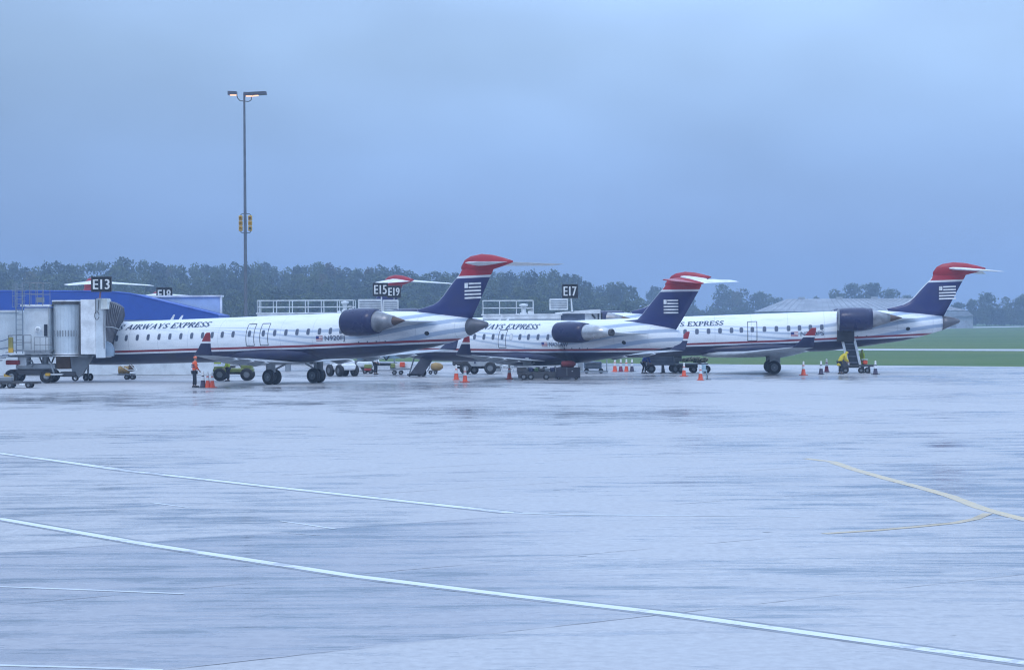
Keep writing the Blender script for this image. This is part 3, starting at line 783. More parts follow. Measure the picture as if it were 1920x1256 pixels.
        for k in range(4):
            xk = xt-8.3+.62*k
            kb.add([skin(xk, -.46, .012), skin(xk+.07, -.46, .012), skin(xk+.07, -.36, .012), skin(xk, -.36, .012)], [(0,1,2,3)])
        kb.build('drain_vent', seam, root, tr)
    return root

def Gp(px, py): p = gnd(px, py); return (p.x, p.y)
TH1, TH2, TH3 = R(35), R(44), R(2.5)
G1, G3 = Gp(552, 719.5), Gp(1448, 700.0)
G2p = gnd(1023, 709.5); G2 = (G2p.x, G2p.y)
def sx_(px, G, th, y, z): return gear_solve(px, G, th, y, z)
w1 = [237,257.7,278,298.4,318.8,339.3,359.6,380,398,417,437.2,468,494,515.3,536.4,557.2,578,599.3,619.8,639.6]
w2 = [873,890,907.6,924.7,941.8,975,991,1009,1027.5]
w3 = [1262.8,1284.5,1306.7,1328.5,1350,1371.6,1390,1410.6,1433.3,1455.7,1478.5,1499,1519.4,1540.8]
def wl_(ws, G, th): return [sx_(p, G, th, -1.3, 3.1) for p in ws]
W1 = wl_(w1, G1, TH1); W2 = wl_(w2, G2, TH2); W3 = wl_(w3, G3, TH3)
W1f = [W1[0]-.82*k for k in range(1, 6)]; W2f = [W2[0]-.82*k for k in range(1, 6)]; W3f = [W3[0]-.82*k for k in range(1, 10)]
t1a, t1b = sx_(390, G1, TH1, -1.15, 3.5), sx_(228, G1, TH1, -1.15, 3.4)
r1a, r1b = sx_(609, G1, TH1, -1.3, 2.7), sx_(647, G1, TH1, -1.3, 2.7)
jet1 = make_jet('long', TH1, G1, 'largest and nearest white jet at left, registration N920FJ, docked to the E13 bridge', R(-2), W1+W1f,
    doors=[(W1[11]+.05, .62, -.42, .88), (W1[12]+.05, .62, -.42, .88)], title=(t1a, (t1a-t1b)*1.13, .82, .31), reg=('N920FJ', r1a, r1b-r1a, -.26, .29))
t2a = sx_(1007, G2, TH2, -1.1, 3.3); t2w = (sx_(1007, G2, TH2, -1.1, 3.3)-sx_(944, G2, TH2, -1.1, 3.3))
r2a, r2b = sx_(1030, G2, TH2, -1.3, 2.2), sx_(1066, G2, TH2, -1.3, 2.2)
jet2 = make_jet('short', TH2, G2, 'shorter white jet in the middle, registration N426AW, behind the first jet tail', R(6), W2+W2f,
    doors=[(W2[4]+.0, .66, -.40, .74)], blank=[(W2[4]+W2[5])/2], title=(t2a, t2w*2.45, .80, .32), reg=('N426AW', r2a, r2b-r2a, -.30, .28))
t3a = sx_(1356, G3, TH3, -1.15, 3.5); t3w = t3a-sx_(1280, G3, TH3, -1.15, 3.5)
r3a, r3b = sx_(1500, G3, TH3, -1.3, 2.6), sx_(1545, G3, TH3, -1.3, 2.6)
jet3 = make_jet('mid', TH3, G3, 'rightmost white jet seen broadside, registration ending PS, with stairs under its engine', R(5), W3+W3f,
    doors=[(W3[7], .62, -.46, .84)], title=(t3a, t3w*2.28, .68, .30), reg=('N720PS', r3a, r3b-r3a, -.26, .30))
def far_jet(kind, th, tail_px, Y, label, inc=R(6)):
    K = SPEC[kind]; X = xat(tail_px, Y, 4)
    G = (X-K['xt']*math.cos(th), Y+K['xt']*math.sin(th))
    return make_jet(kind, th, G, label, inc, detail=False)
far_jet('mid', R(47), 181, 205, 'far white jet with red fin top directly behind the E13 sign, above the blue roof')
far_jet('mid', R(45), 302, 300, 'farthest white jet with red fin top behind the E18 sign and pale wall')
far_jet('mid', R(43), 748, 203, 'white jet mostly hidden behind the first, its red fin top above the E19 sign')
far_jet('mid', R(20), 1294, 196, 'white jet almost hidden behind the middle jet, its red fin tip just above')
# ------------------------------------------------------------------ buildings
def P2(px, py, Y):           # world point on depth Y
    z = zat(px, py, Y); return Vector((xat(px, Y, z), Y, z))
def concourse():
    Y = 178.0
    e = empty('concourse_building', (xat(120, Y), Y, 0), 0, 'low concourse with bright blue sloping roof and pale blue end wall behind the E13 bridge', 'building')
    ox = e.location.x
    zt = zat(415, 556, Y); b = MB()
    x0, x1 = xat(-80, Y)-ox, xat(414, Y)-ox
    b.box(((x0+x1)/2, .6, zt/2), (x1-x0, 1.2, zt)); b.build('wall', palewall, e)
    c = MB(); c.box(((x0+x1)/2, .6, zt+.04), (x1-x0+.2, 1.5, .12)); c.box((x1+.06, -.05, zt/2), (.14, .14, zt-.06))
    c.build('wall_coping', white, e)
    # blue roof of the front block: ridge falls away at its right end
    Yf = Y-7
    pts = [(-90,546),(0,546),(200,546.5),(245,551),(410,591),(410,600),(-90,600)]
    p3 = [P2(a, b_, Yf) for a, b_ in pts]
    r = MB(); n = len(p3)
    r.prism([(p.x-ox, p.z) for p in p3], -7, -.35); r.build('roof', blueroof, e)
    s_ = MB(); q = [(xat(a, Yf, 3)-ox) for a in (-90, 410)]
    zb = p3[-1].z
    s_.box(((q[0]+q[1])/2, -3.5, zb/2-.02), (q[1]-q[0]-.4, 6, zb-.1)); s_.build('front_wall', offwhite, e)
    f = MB()
    for a, b_ in zip(p3[1:5], p3[2:5]): f.tube((a.x-ox, -7.0, a.z+.02), (b_.x-ox, -7.0, b_.z+.02), .05, n=6)
    f.build('roof_trim', mat('blue_trim', (.05,.13,.50), .4), e)
concourse()

def hangar():
    Y = 840.0
    e = empty('hangar', (xat(1640, Y), Y, 0), 0, 'wide pale grey hangar roof behind the rightmost jet', 'building')
    ox = e.location.x
    a, b_ = P2(1484, 560, Y), P2(1722, 558.5, Y); c_, d = P2(1440, 584, Y-10), P2(1815, 584, Y-10)
    rm = mat('weathered_grey_roof', (.34,.35,.37), .5, dirt=.22, scale=.12)
    r = MB(); D = 46
    z0 = c_.z
    # front slope and back slope with thickness
    vs = [(c_.x-ox, -10, z0), (d.x-ox, -10, z0), (b_.x-ox, 14, b_.z), (a.x-ox, 14, a.z), (c_.x-ox, 40, z0), (d.x-ox, 40, z0)]
    r.add(vs, [(0,1,2,3), (3,2,5,4), (0,3,4), (1,5,2)]); r.build('roof', rm, e)
    sm_ = MB()
    for k in range(27):
        t = (k+.5)/27
        p = Vector(vs[0]).lerp(Vector(vs[1]), t); q = Vector(vs[3]).lerp(Vector(vs[2]), t)
        sm_.tube(p+Vector((0,-.05,.05)), q+Vector((0,-.05,.05)), .09, n=4)
    sm_.build('roof_seam', mat('roof_seam', (.27,.28,.30), .5), e)
    w = MB(); w.box(((c_.x+d.x)/2-ox, 15, z0/2), (d.x-c_.x-1, 48, z0-.3)); w.build('wall', mat('hangar_wall', (.36,.38,.41), .6, scale=.1), e)
    dr = MB()
    for k in range(6): dr.box((-16+k*8.2, -9.2, z0*.4), (6.6, .3, z0*.75))
    dr.build('door', mat('hangar_door', (.25,.27,.30), .6), e)
    v = MB()
    for t in (.12, .42, .7): v.box((a.x-ox+(b_.x-a.x)*t, 14, a.z+.3), (2.2, 1, .7))
    v.build('roof_vent', lgrey, e)
hangar()
def far_building(px0, px1, py0, py1, Y, label, m_):
    a, b_ = P2(px0, py0, Y), P2(px1, py0, Y); ox = (a.x+b_.x)/2; w = b_.x-a.x
    e = empty('shed', (ox, Y, 0), 0, label, 'building'); z = a.z
    r = MB(); r.prism([(-w/2, z*.72), (w/2, z*.72), (w*.30, z), (-w*.42, z)], -.4, 12); r.build('roof', mat('shed_roof', (.30,.33,.38), .6), e)
    q = MB(); q.box((0, 6, z*.35), (w*.96, 11, z*.70)); q.build('wall', m_, e)
    g_ = MB(); g_.box((-w*.2, .42, z*.28), (w*.2, .1, z*.5)); g_.build('door', mgrey, e)
far_building(1772, 1826, 584, 611, 800, 'small pale shed seen right of the tail cone of the rightmost jet', mat('shed_wall', (.38,.42,.47), .6))

# ------------------------------------------------------------------ signs, mast
def gate_sign(txt, px, py, wpx, Y, label, post_px=None, post_to=None, post_m=None):
    c = P2(px, py, Y); w = wpx*Y/FPX; h = w*(.72 if txt == 'E13' else .86)
    zb = post_to if post_to is not None else 0
    e = empty('gate_sign', (c.x, Y, zb), 0, label, 'sign', 'black gate signs on posts')
    b = MB(); b.box((0, 0, c.z-zb), (w, .16, h), bev=.03); pn = b.build('panel', mat('sign_black', (.012,.014,.018), .4), e)
    fr = MB()
    for sx2 in (-1, 1): fr.box((sx2*(w/2+.02), 0, c.z-zb), (.04, .2, h+.08))
    for sz in (-1, 1): fr.box((0, 0, c.z-zb+sz*(h/2+.02)), (w, .2, .04))
    fr.build('panel_frame', dgrey, pn)
    vs, fs = text_mesh(txt, 1.0); x0 = min(v[0] for v in vs); x1 = max(v[0] for v in vs); y0 = min(v[1] for v in vs); y1 = max(v[1] for v in vs)
    t = MB(); tw, thh = w*.84, h*.72
    V = [(((v[0]-x0)/(x1-x0)-.5)*tw, ((v[1]-y0)/(y1-y0)-.5)*thh+c.z-zb) for v in vs]
    bold = .022
    for i, dx in enumerate((-bold, 0, bold)):
        t.add([(v[0]+dx, -.085-.003*i, v[1]) for v in V], fs)
    t.build('lettering', mat('sign_white', (.82,.83,.80), .5), pn)
    p = MB(); dx = 0 if post_px is None else xat(post_px, Y, zb)-c.x
    p.tube((dx, .02, 0), (0 if post_px is None else dx*.5, .02, c.z-zb-h/2), .06, .055, mat=post_m or lgrey); p.tube((dx, 0.02, 0), (dx, .02, .06), .14, mat=lgrey)
    p.build('post', None, e)
def mast():
    Y = 203.0; p = Vector((xat(461.5, Y, 2), Y, 0))
    e = empty('floodlight_mast', p, 0, 'tall slim grey floodlight mast rising behind the nearest jet', 'light mast')
    zt = zat(459, 174, Y); b = MB(); lean = xat(458.4, Y, zt)-p.x
    b.tube((0,0,0), (lean*.5,0,zt*.5), .165, .13, 14); b.tube((lean*.5,0,zt*.5), (lean,0,zt), .13, .085, 14); b.tube((0,0,0), (0,0,.3), .35, n=14); b.build('pole', mat('mast_metal', (.13,.15,.18), .5), e)
    s_ = Y/FPX; Z = lambda py: zat(459, py, Y)
    a = MB(); x = lean
    a.path([(x,0,Z(190)), (x-8*s_,0,Z(189.5)), (x-12*s_,0,Z(185)), (x-14*s_,0,Z(179))], .035, mat=dgrey)
    a.path([(x,0,Z(190)), (x+8*s_,0,Z(191)), (x+13*s_,0,Z(188)), (x+13.5*s_,0,Z(181))], .035, mat=dgrey); a.build('bracket', None, e)
    for k, (dx, dz, w, ry) in enumerate(((-22, 176, 17, 0), (9, 179, 17, .0), (24, 177, 34, -.07))):
        hb = MB(); hh = .30; w_ = w*s_
        hb.prism([(-w_/2, -.10), (w_/2, -.10), (w_/2*.97, .16), (-w_/2*.97, .20)], -.35, .35)
        h = hb.build('lamp_head', mat('lamp_housing', (.10,.105,.13), .5), e); h.location = (x+(dx if k != 2 else 25)*s_, -.0 if k != 1 else -.5, Z(dz)); h.rotation_euler = (0, ry, 0)
        lm = MB(); lm.box((.08 if k < 2 else -w_*.15, -.02, -.125), (min(w_*.7, .55), .6, .045))
        g = NG('sodium_lamp_glow') if 'glow' not in MATS else None
        if g:
            g.out((1,.6,.35), .5); g.b.inputs['Emission Color'].default_value = (1,.52,.30,1); g.b.inputs['Emission Strength'].default_value = 1.5; MATS['glow'] = g.m
        lm.build('lamp', MATS['glow'], h)
    # yellow signal heads clamped to the mast
    zc_ = Z(419); hz = 15.5*s_
    br = MB()
    for sz in (-1, 1):
        br.path([(lean*.55-9*s_,0,zc_+sz*hz*.95), (lean*.55-6*s_,0,zc_+sz*hz*1.15), (lean*.55+8*s_,0,zc_+sz*hz*1.15), (lean*.55+11*s_,0,zc_+sz*hz*.95)], .03)
    br.build('signal_bracket', dgrey, e)
    for sgn in (-1, 1):
        hb = MB(); xx = lean*.55+(-8.3 if sgn < 0 else 9.5)*s_
        for k in range(3):
            hb.box((xx, -.05, zc_+(1-k)*hz*.64), (7*s_, .30, hz*.6), yellow, bev=.04)
        sg = hb.build('signal_head', None, e)
        for k in range(3):
            ln = MB(); cl = [(.30,.10,.10), (.75,.40,.02), (.07,.16,.2)][k] if sgn > 0 else (.5,.28,.04)
            ln.rev([(-.02, .10), (.0, .095), (.012, .0)], (0,0,0), 'Y', 16, mat('lens%d%d' % (k, sgn > 0), cl, .25))
            l = ln.build('lens', None, sg); l.location = (xx, -.215, zc_+(1-k)*hz*.64); l.rotation_euler = (0,0,math.pi)
            vz = MB()
            for j in range(8):
                a0 = math.pi*j/7; vz.box((xx+.115*math.cos(a0), -.27, zc_+(1-k)*hz*.64+.115*math.sin(a0)), (.05, .13, .03), yellow)
            vz.build('visor', None, sg)
mast()

# ------------------------------------------------------------------ gate bridges
corr = NG('corrugated_panel'); P_ = corr.coord(); q_ = corr.sep(P_)
w_ = corr.op('SINE', corr.mul(q_[0], 34.0)); nz2 = corr.noise(P_, 1.2, 4)
corr_m = corr.out(corr.mix(corr.step(nz2, .35, .75), (.58,.64,.68), (.46,.52,.56)), .45, bump=w_, bs=.35, bd=.015)
def railing(b, a, c, h, nposts, r=.03, mid=True):
    a, c = Vector(a), Vector(c)
    for k in range(nposts+1):
        p = a.lerp(c, k/nposts); b.tube(p, p+Vector((0,0,h)), r, n=6)
    for zz in ((h, h*.5) if mid else (h,)): b.tube(a+Vector((0,0,zz)), c+Vector((0,0,zz)), r, n=6)
def bridge_one():
    # cab and tunnel docked to the door of the nearest jet
    Y = 151.0; base = P2(100, 700, Y); X0 = base.x
    e = empty('passenger_bridge', (X0, Y, 0), 0, 'pale passenger bridge with ladders and grey hood docked to the nearest jet at left', 'passenger bridge', 'passenger boarding bridges')
    s_ = Y/FPX; x = lambda px: xat(px, Y, 3)-X0; z = lambda py: zat(100, py, Y)
    fl, tp = z(667), z(566)
    b = MB(); b.box(((x(-60)+x(96))/2, 1.9, (z(656)+z(585))/2), (x(96)-x(-60), 2.9, z(585)-z(656)), corr_m); 
    b.box(((x(-60)+x(30))/2, 1.9, z(583)), (x(30)-x(-60)+.1, 3.1, .12), offwhite)
    b.build('tunnel', None, e)
    b = MB(); b.box(((x(48)+x(95))/2, .75, (z(664)+z(577))/2), (x(95)-x(48), 2.3, z(577)-z(664)), offwhite, bev=.03)
    b.box(((x(42)+x(97))/2, .7, z(573)), (x(97)-x(42), 2.6, .14), white)
    b.box((x(94), -.44, z(614)), (.06, .06, 2.8), lgrey); b.build('lobby_wall', None, e)
    b = MB(); b.box((x(88.5), -.45, z(619)), (.2, .05, .72)); b.build('window', glassd, e)
    # rotating cab: slatted drum between posts
    b = MB(); R_ = (x(152)-x(95))/2; c = ((x(152)+x(95))/2, 1.0)
    n = 28; prof = []
    for k in range(n):
        a0 = 6.28318*k/n; prof.append((c[0]+R_*1.0*math.cos(a0), c[1]+1.5*math.sin(a0)))
    b.prism(prof, z(662), z(571), 'Z', corr_m); b.build('cab_drum', None, e)
    b = MB(); prof2 = [(c[0]+(R_+.06)*math.cos(6.28318*k/n), c[1]+1.58*math.sin(6.28318*k/n)) for k in range(n)]
    b.prism(prof2, z(571), z(565.5), 'Z', dgrey); b.prism(prof2, z(565.5), z(563), 'Z', white); b.build('drum_cap', None, e)
    b = MB(); b.prism(prof2, z(664.5), z(662), 'Z', white); b.prism(prof2, z(668), z(666), 'Z', white); b.prism([(c[0]+(p[0]-c[0])*.97, c[1]+(p[1]-c[1])*.97) for p in prof2], z(666), z(664.5), 'Z', dgrey); b.build('drum_sill', None, e)
    b = MB()
    for k in range(9): b.box((x(105+5.2*k), -.50+.02*abs(k-4)**1.5*.3, z(625)), (.05, .04, .38))
    b.build('vent_grille', mgrey, e)
    b = MB(); b.tube((x(151.5), -.35, z(664)), (x(153.5), -.35, z(566)), .07, n=8); b.build('corner_post', dgrey, e)
    # hood frame, pale, in two leaning leaves
    b = MB()
    b.prism([(x(154), -.45), (x(183), -.70), (x(183), 2.2), (x(154), 2.2)], z(664), z(562), 'Z', white)
    b.prism([(x(183.5), -.72), (x(199), -.35), (x(199), 2.0), (x(183.5), 2.0)], z(671), z(561), 'Z', offwhite)
    b.build('hood_frame', None, e)
    b = MB(); b.prism([(x(193), -.75), (x(205), -.75), (x(204), .6), (x(193), .6)], z(580), z(560), 'Z'); b.build('lamp_box', mat('lamp_box_white', (.82,.84,.78), .4), e)
    b = MB(); b.rev([(-.04, .12), (.0, .115), (.02, 0)], (x(204)+.02, -.3, z(569)), 'X', 14, dgrey); b.build('floodlight', None, e)
    # folding hood in ribs fanning to the door
    b = MB(); ribs = 9
    rings = []
    for k in range(ribs*2+1):
        t = k/(ribs*2); bulge = .16 if k % 2 else 0
        xa = x(197)+ (x(219)-x(197))*t; top = z(571)+(z(583)-z(571))*t*t*1.0+bulge; bot = z(655)+(z(642)-z(655))*t
        xb = x(197)+(x(203)-x(197))*t
        y0 = -.35+2.0*t-bulge; y1 = 2.1+.9*t+bulge
        rings.append([(xb, y0, bot), (xb+(xa-xb)*.5, y0-.05, (top+bot)/2), (xa, y0, top-.25), (xa+.02, y0+.3, top), (xa+.05, y1-.3, top), (xa+.05, y1, top-.3), (xb+.1, y1, bot)])
    b.loft(rings, canvas, smooth=False); hd_ = b.build('folding_hood', None, e)
    b = MB()
    for r_ in rings[1::2]: b.path(r_[:5], .03, n=5)
    b.build('hood_rib', mat('hood_rib_grey', (.24,.23,.24), .7), hd_)
    b = MB(); b.path([(x(199), -.42, z(613)), (x(212), -.1, z(614)), (x(222), .2, z(618))], .03); b.build('hood_strap', lgrey, e)
    b = MB(); b.prism([(x(199), z(668)), (x(213), z(668)), (x(214), z(655)), (x(209), z(645)), (x(199), z(640))], -.1, .3, 'Y'); b.build('bumper_panel', mat('bumper_blue_grey', (.25,.33,.42), .5), e)
    b = MB()
    pts = [(x(186)+math.cos(a0*.6)*.14, -.80, z(592)+math.sin(a0*.6)*.26) for a0 in range(11)]
    b.path(pts, .02); b.path([(x(184), -.80, z(560)), (x(184), -.80, z(588))], .025); b.path([(x(190), -.80, z(563)), (x(188), -.80, z(588))], .025); b.build('cable_loop', dgrey, e)
    # ladders and platforms
    b = MB()
    for xx in (36, 48): b.tube((x(xx), -.9, z(662)), (x(xx), -.9, z(530)), .04, n=6)
    for k in range(13): b.tube((x(36), -.9, z(655-9.4*k)), (x(48), -.9, z(655-9.4*k)), .022, n=5)
    for k in range(5):
        zz = z(575-10*k); pts = [(x(42)+.42*math.cos(math.pi*j/6), -.9-.55*math.sin(math.pi*j/6), zz) for j in range(7)]; b.path(pts, .015, n=4)
    for j in range(1, 6): b.tube((x(42)+.42*math.cos(math.pi*j/6), -.9-.55*math.sin(math.pi*j/6), z(575)), (x(42)+.42*math.cos(math.pi*j/6), -.9-.55*math.sin(math.pi*j/6), z(530)), .015, n=4)
    b.build('ladder', mat('ladder_metal', (.22,.27,.32), .5), e)
    b = MB(); railing(b, (x(48), -.7, z(573)), (x(84), -.7, z(573)), z(530)-z(573), 3, .02); railing(b, (x(48), 1.8, z(573)), (x(84), 1.8, z(573)), z(530)-z(573), 3, .02)
    b.box((x(74), .4, z(562)), (.4, .5, .3)); b.build('roof_rail', mgrey, e)
    b = MB(); railing(b, (x(22), -.95, z(655)), (x(64), -.95, z(655)), z(628)-z(655), 3, .028); railing(b, (x(70), -.95, z(660)), (x(102), -.95, z(660)), z(632)-z(660), 3, .02)
    b.box((x(62), -.5, z(657)), (x(102)-x(22), 1.0, .06)); b.build('service_platform', mgrey, e)
    b = MB()
    for k in range(3): b.path([(x(-30), -.9, z(650-k*11+k*18)), (x(24), -.9, z(634-k*1+k*18))], .03)
    for k in range(8): b.box((x(-25+6.5*k), -.55, z(695-5*k)), (.3, .8, .05))
    b.build('service_stairs', mat('stair_blue_grey', (.13,.18,.26), .5), e)
    b = MB(); b.rev([(-.05,.11),(-.03,.19),(.03,.19),(.05,.11)], (x(74.5), -.55, z(617.5)), 'Y', 18, white); b.rev([(-.05,.11),(.05,.11)], (x(74.5), -.55, z(617.5)), 'Y', 18, dgrey); b.build('fire_hose_reel', None, e)
    b = MB(); b.box((x(27), -1.05, z(643)), (.26, .25, .75), mat('lamp_column_yellow', (.30,.26,.06), .6), bev=.02); b.box((x(27), -1.05, z(656)), (.28, .27, .3), yellow, bev=.02); b.rev([(0,.1),(.1,.09),(.16,0)], (x(27), -1.05, z(631)), 'Z', 12, mgrey); b.build('warning_beacon', None, e)
    # undercarriage
    b = MB(); b.box(((x(15)+x(112))/2, 1.2, z(687)), (x(88)-x(15), 1.6, .3), lgrey, bev=.04); b.box((x(55), 1.2, z(698)), (x(90)-x(10), 2.0, .35), dgrey, bev=.05)
    b.box((x(40), .6, z(677)), (.55, .8, .6), offwhite, bev=.05); b.box((x(24), 0, z(679)), (.8, .5, .28), oldred, bev=.04)
    b.tube((x(78), 1.2, z(690)), (x(78), 1.2, z(664)), .2, mat=lgrey); b.tube((x(45), 1.2, z(690)), (x(45), 1.2, z(655)), .2, mat=lgrey)
    b.path([(x(50), .2, z(677)), (x(58), .2, z(675)), (x(61), .2, z(683)), (x(58), .2, z(688))], .05, mat=mgrey); 
    b.path([(x(92), .4, z(680)), (x(98), .4, z(700))], .08, mat=lgrey)
    b.prism([(x(8), .6), (x(26), .35), (x(26), .15), (x(8), .15)], -.2, .0, 'Y', yellow); b.box((x(90), -.1, z(702)), (.3, .3, .18), yellow, bev=.03)
    b.box((x(105), .2, z(702)), (.75, .5, .09), white, bev=.02); b.build('undercarriage', None, e)
    for (px_, yy) in ((86, .2), (86, 2.4), (20, .2), (20, 2.4)):
        w = MB(); w.rev([(-.15,.2),(-.15,.36),(-.1,.42),(.1,.42),(.15,.36),(.15,.2)], (x(px_), yy, .42), 'Y', 22, black)
        t = w.build('wheel', None, e); h_ = MB(); h_.rev([(-.12,.02),(-.16,.1),(-.1,.2),(.1,.2),(.16,.1),(.12,.02)], (x(px_), yy, .42), 'Y', 14, lgrey); h_.build('hub', None, t)
    # V shaped strut under the cab
    b = MB(); b.prism([(x(128), z(668)), (x(170), z(668)), (x(150), z(704)), (x(138), z(711)), (x(132), z(704))], .6, 1.2, 'Y', mgrey)
    b.box((x(115), 1.2, z(680)), (.9, 1.2, .8), brown, bev=.05); b.box((x(124), .9, z(702)), (1.0, .8, .3), dgrey, bev=.05)
    b.rev([(-.12,.12),(-.12,.2),(.12,.2),(.12,.12)], (x(137), .7, z(709)), 'Y', 14, black)
    b.build('lift_column', None, e)
    b = MB()
    for k in range(-1, 3): b.path([(x(75+16*k), 2.2, z(665)), (x(83+16*k), 2.2, z(684)), (x(91+16*k), 2.2, z(665))], .05)
    b.box((x(90), 1.2, z(667.5)), (x(170)-x(20), 2.4, .12)); b.build('floor_truss', mgrey, e)
    return e
bridge_one()
def bridge_low(px0, px1, Y, rail_top, roof_y, label, rail_l=None, rail_r=None, cab=None):
    a = xat(px0, Y, 4); c = xat(px1, Y, 4); ox = (a+c)/2; w = c-a
    e = empty('passenger_bridge', (ox, Y, 0), 0, label, 'passenger bridge', 'passenger boarding bridges')
    zr = zat((px0+px1)/2, roof_y, Y); zt = zat((px0+px1)/2, rail_top, Y)
    b = MB(); b.box((0, 1.6, (zr+1.75)/2), (w, 2.8, zr-1.75)); b.build('tunnel', corr_m, e)
    b = MB(); b.box((0, 1.6, zr+.04), (w+.2, 3.0, .1)); b.box((0, .15, zr-.16), (w, .08, .22)); b.build('roof', white, e)
    l = xat(rail_l or px0, Y, 5)-ox; r = xat(rail_r or px1, Y, 5)-ox
    b = MB(); n = max(3, int((r-l)/1.15)); railing(b, (l, .3, zr), (r, .3, zr), zt-zr, n, .035); railing(b, (l, 2.8, zr), (r, 2.8, zr), zt-zr, n, .03); railing(b, (l, .3, zr), (l, 2.8, zr), zt-zr, 2, .035)
    b.build('roof_railing', rail_w, e)
    b = MB(); b.tube((-w*.3, 1.6, 0), (-w*.3, 1.6, 1.8), .22, mat=lgrey); b.tube((w*.25, 1.6, .6), (w*.25, 1.6, 1.8), .16, mat=lgrey); b.box((w*.25, 1.6, .65), (1.6, 2.4, .3), mgrey, bev=.04); b.build('support_column', None, e)
    for yy in (.5, 2.7):
        q = MB(); q.rev([(-.14,.2),(-.14,.36),(-.09,.42),(.09,.42),(.14,.36),(.14,.2)], (w*.25, yy, .42), 'Y', 20, black); q.build('wheel', None, e)
    return e, ox, zr
b2, ox2, zr2 = bridge_low(482, 752, 181, 563, 588, 'white passenger bridge roof with long railing seen above the nearest jet', 482, 662)
def roof_unit(px, py0, py1, wpx, Y, label):
    a = P2(px, py0, Y); c = P2(px, py1, Y); w = wpx*Y/FPX; h = a.z-c.z
    e = empty('louvred_air_unit', (a.x, Y+1.2, c.z), 0, label, 'air conditioner', 'louvred units on the bridge roofs')
    b = MB(); b.box((0, 0, h/2), (w*.96, 1.0, h*.98)); b.build('casing', mat('unit_grey', (.30,.34,.40), .5), e)
    b = MB(); n = 6
    for k in range(n): b.box((0, -.52, h*(k+.5)/n), (w*.94, .06, h/n*.45))
    for sx2 in (-1, 1): b.box((sx2*w*.48, -.50, h/2), (.09, .14, h))
    b.box((0, -.5, h), (w, .16, .09)); b.box((0, -.5, .03), (w, .16, .07)); b.build('louvre', rail_w, e)
roof_unit(693, 562, 587, 44, 181, 'wide louvred white unit on the bridge roof, left of the E15 post')
roof_unit(732, 563, 587, 28, 181, 'narrower louvred white unit right of the E15 post')
def roof_machine(px, py0, py1, wpx, Y, label):
    a = P2(px, py0, Y); c = P2(px, py1, Y); w = wpx*Y/FPX; h = a.z-c.z
    e = empty('roof_machine', (a.x, Y+1.0, c.z), 0, label, 'machinery', 'small machines on the bridge roofs')
    b = MB(); b.rev([(0,w*.3),(h*.3,w*.32),(h*.35,w*.2),(h*.75,w*.22),(h*.8,w*.38),(h*.95,w*.36),(h,w*.1)], (0,0,0), 'Z', 18, offwhite); b.build('fan_housing', None, e)
    b = MB(); b.box((w*.62, 0, h*.22), (w*.5, .5, h*.44), bev=.04); b.box((-w*.55, 0, h*.12), (w*.35, .4, h*.24), bev=.03); b.build('control_box', white, e)
    b = MB(); b.path([(w*.3,-.2,h*.6),(w*.6,-.2,h*.62),(w*.75,-.2,h*.42)], .05); b.build('duct', lgrey, e)
roof_machine(645, 564, 589, 20, 180.5, 'white drum shaped machine behind the railing above the nearest jet')
b3, ox3, zr3 = bridge_low(905, 1052, 176, 563.5, 591, 'low white bridge roof with railing between the first fin and the E17 sign', 905, 1000)
roof_machine(982, 569, 594, 22, 175.5, 'white drum shaped machine at the end of the railing left of E17')
roof_unit(1048, 561, 581, 34, 177.5, 'louvred white unit just left of the E17 post')
def cab_three():
    Y = 177.0; X0 = xat(1090, Y, 3)
    e = empty('bridge_cab', (X0, Y, 0), 0, 'white bridge cab with grey window band and folding hood below the E17 sign', 'bridge cab')
    x = lambda px: xat(px, Y, 4)-X0; z = lambda py: zat(1090, py, Y)
    b = MB(); b.box((0, 1.4, (z(606)+z(586))/2-.8), (x(1124)-x(1052), 2.8, z(586)-z(606)+1.6), bev=.04); b.build('cab_body', white, e)
    b = MB(); b.box((x(1074), -.05, z(594)), (x(1097)-x(1052), .1, z(588)-z(602)), ); b.build('window_band', mat('smoky_glass', (.10,.13,.20), .2), e)
    b = MB(); b.prism([(x(1042), z(588)), (x(1125), z(588)), (x(1126), z(580.5)), (x(1122), z(580)), (x(1062), z(584)), (x(1042), z(586))], -.3, 3.0, 'Y'); b.build('cab_roof', white, e)
    b = MB(); b.path([(x(1110), -.05, z(590)), (x(1114), -.06, z(594)), (x(1116), -.06, z(597))], .07); b.build('bracket', dgrey, e)
    b = MB()
    for k in range(3): b.box((x(1122+3.2*k), 1.2, z(594)-.6), (.10, 2.6-.1*(k % 2), z(586)-z(601)+1.2+.1*(k % 2)), canvas if k % 2 == 0 else white, bev=.02)
    b.build('folding_hood', None, e)
    b = MB(); b.tube((0, 1.4, 0), (0, 1.4, 2.4), .2); b.build('support_column', lgrey, e)
    w = MB()
    p = [(x(1000), .8, z(597)), (x(1010), .8, z(595.5)), (x(1045), .8, z(595))]
    w.tube(p[0], p[1], .12, .2, 14); w.tube(p[1], p[2], .2, .2, 14); w.build('air_duct', white, e)
cab_three()
gate_sign('E13', 190.5, 533, 36, 150, 'black gate sign reading E13, largest and leftmost, on top of the near bridge', 187, zat(188, 561, 150), mat('post_red_grey', (.22,.10,.12), .5))
gate_sign('E18', 308.5, 552, 28, 186, 'black gate sign reading E18, low over the blue roof')
gate_sign('E15', 713.5, 543, 27, 179.5, 'black gate sign reading E15 in front of the E19 sign', 717, zr2+.05, rail_w)
gate_sign('E19', 739, 547, 24, 186, 'black gate sign reading E19, partly covered by E15')
gate_sign('E17', 1069, 546, 28, 174, 'black gate sign reading E17 on a white post, near the middle jet', 1073, zat(1072, 586, 174), white)
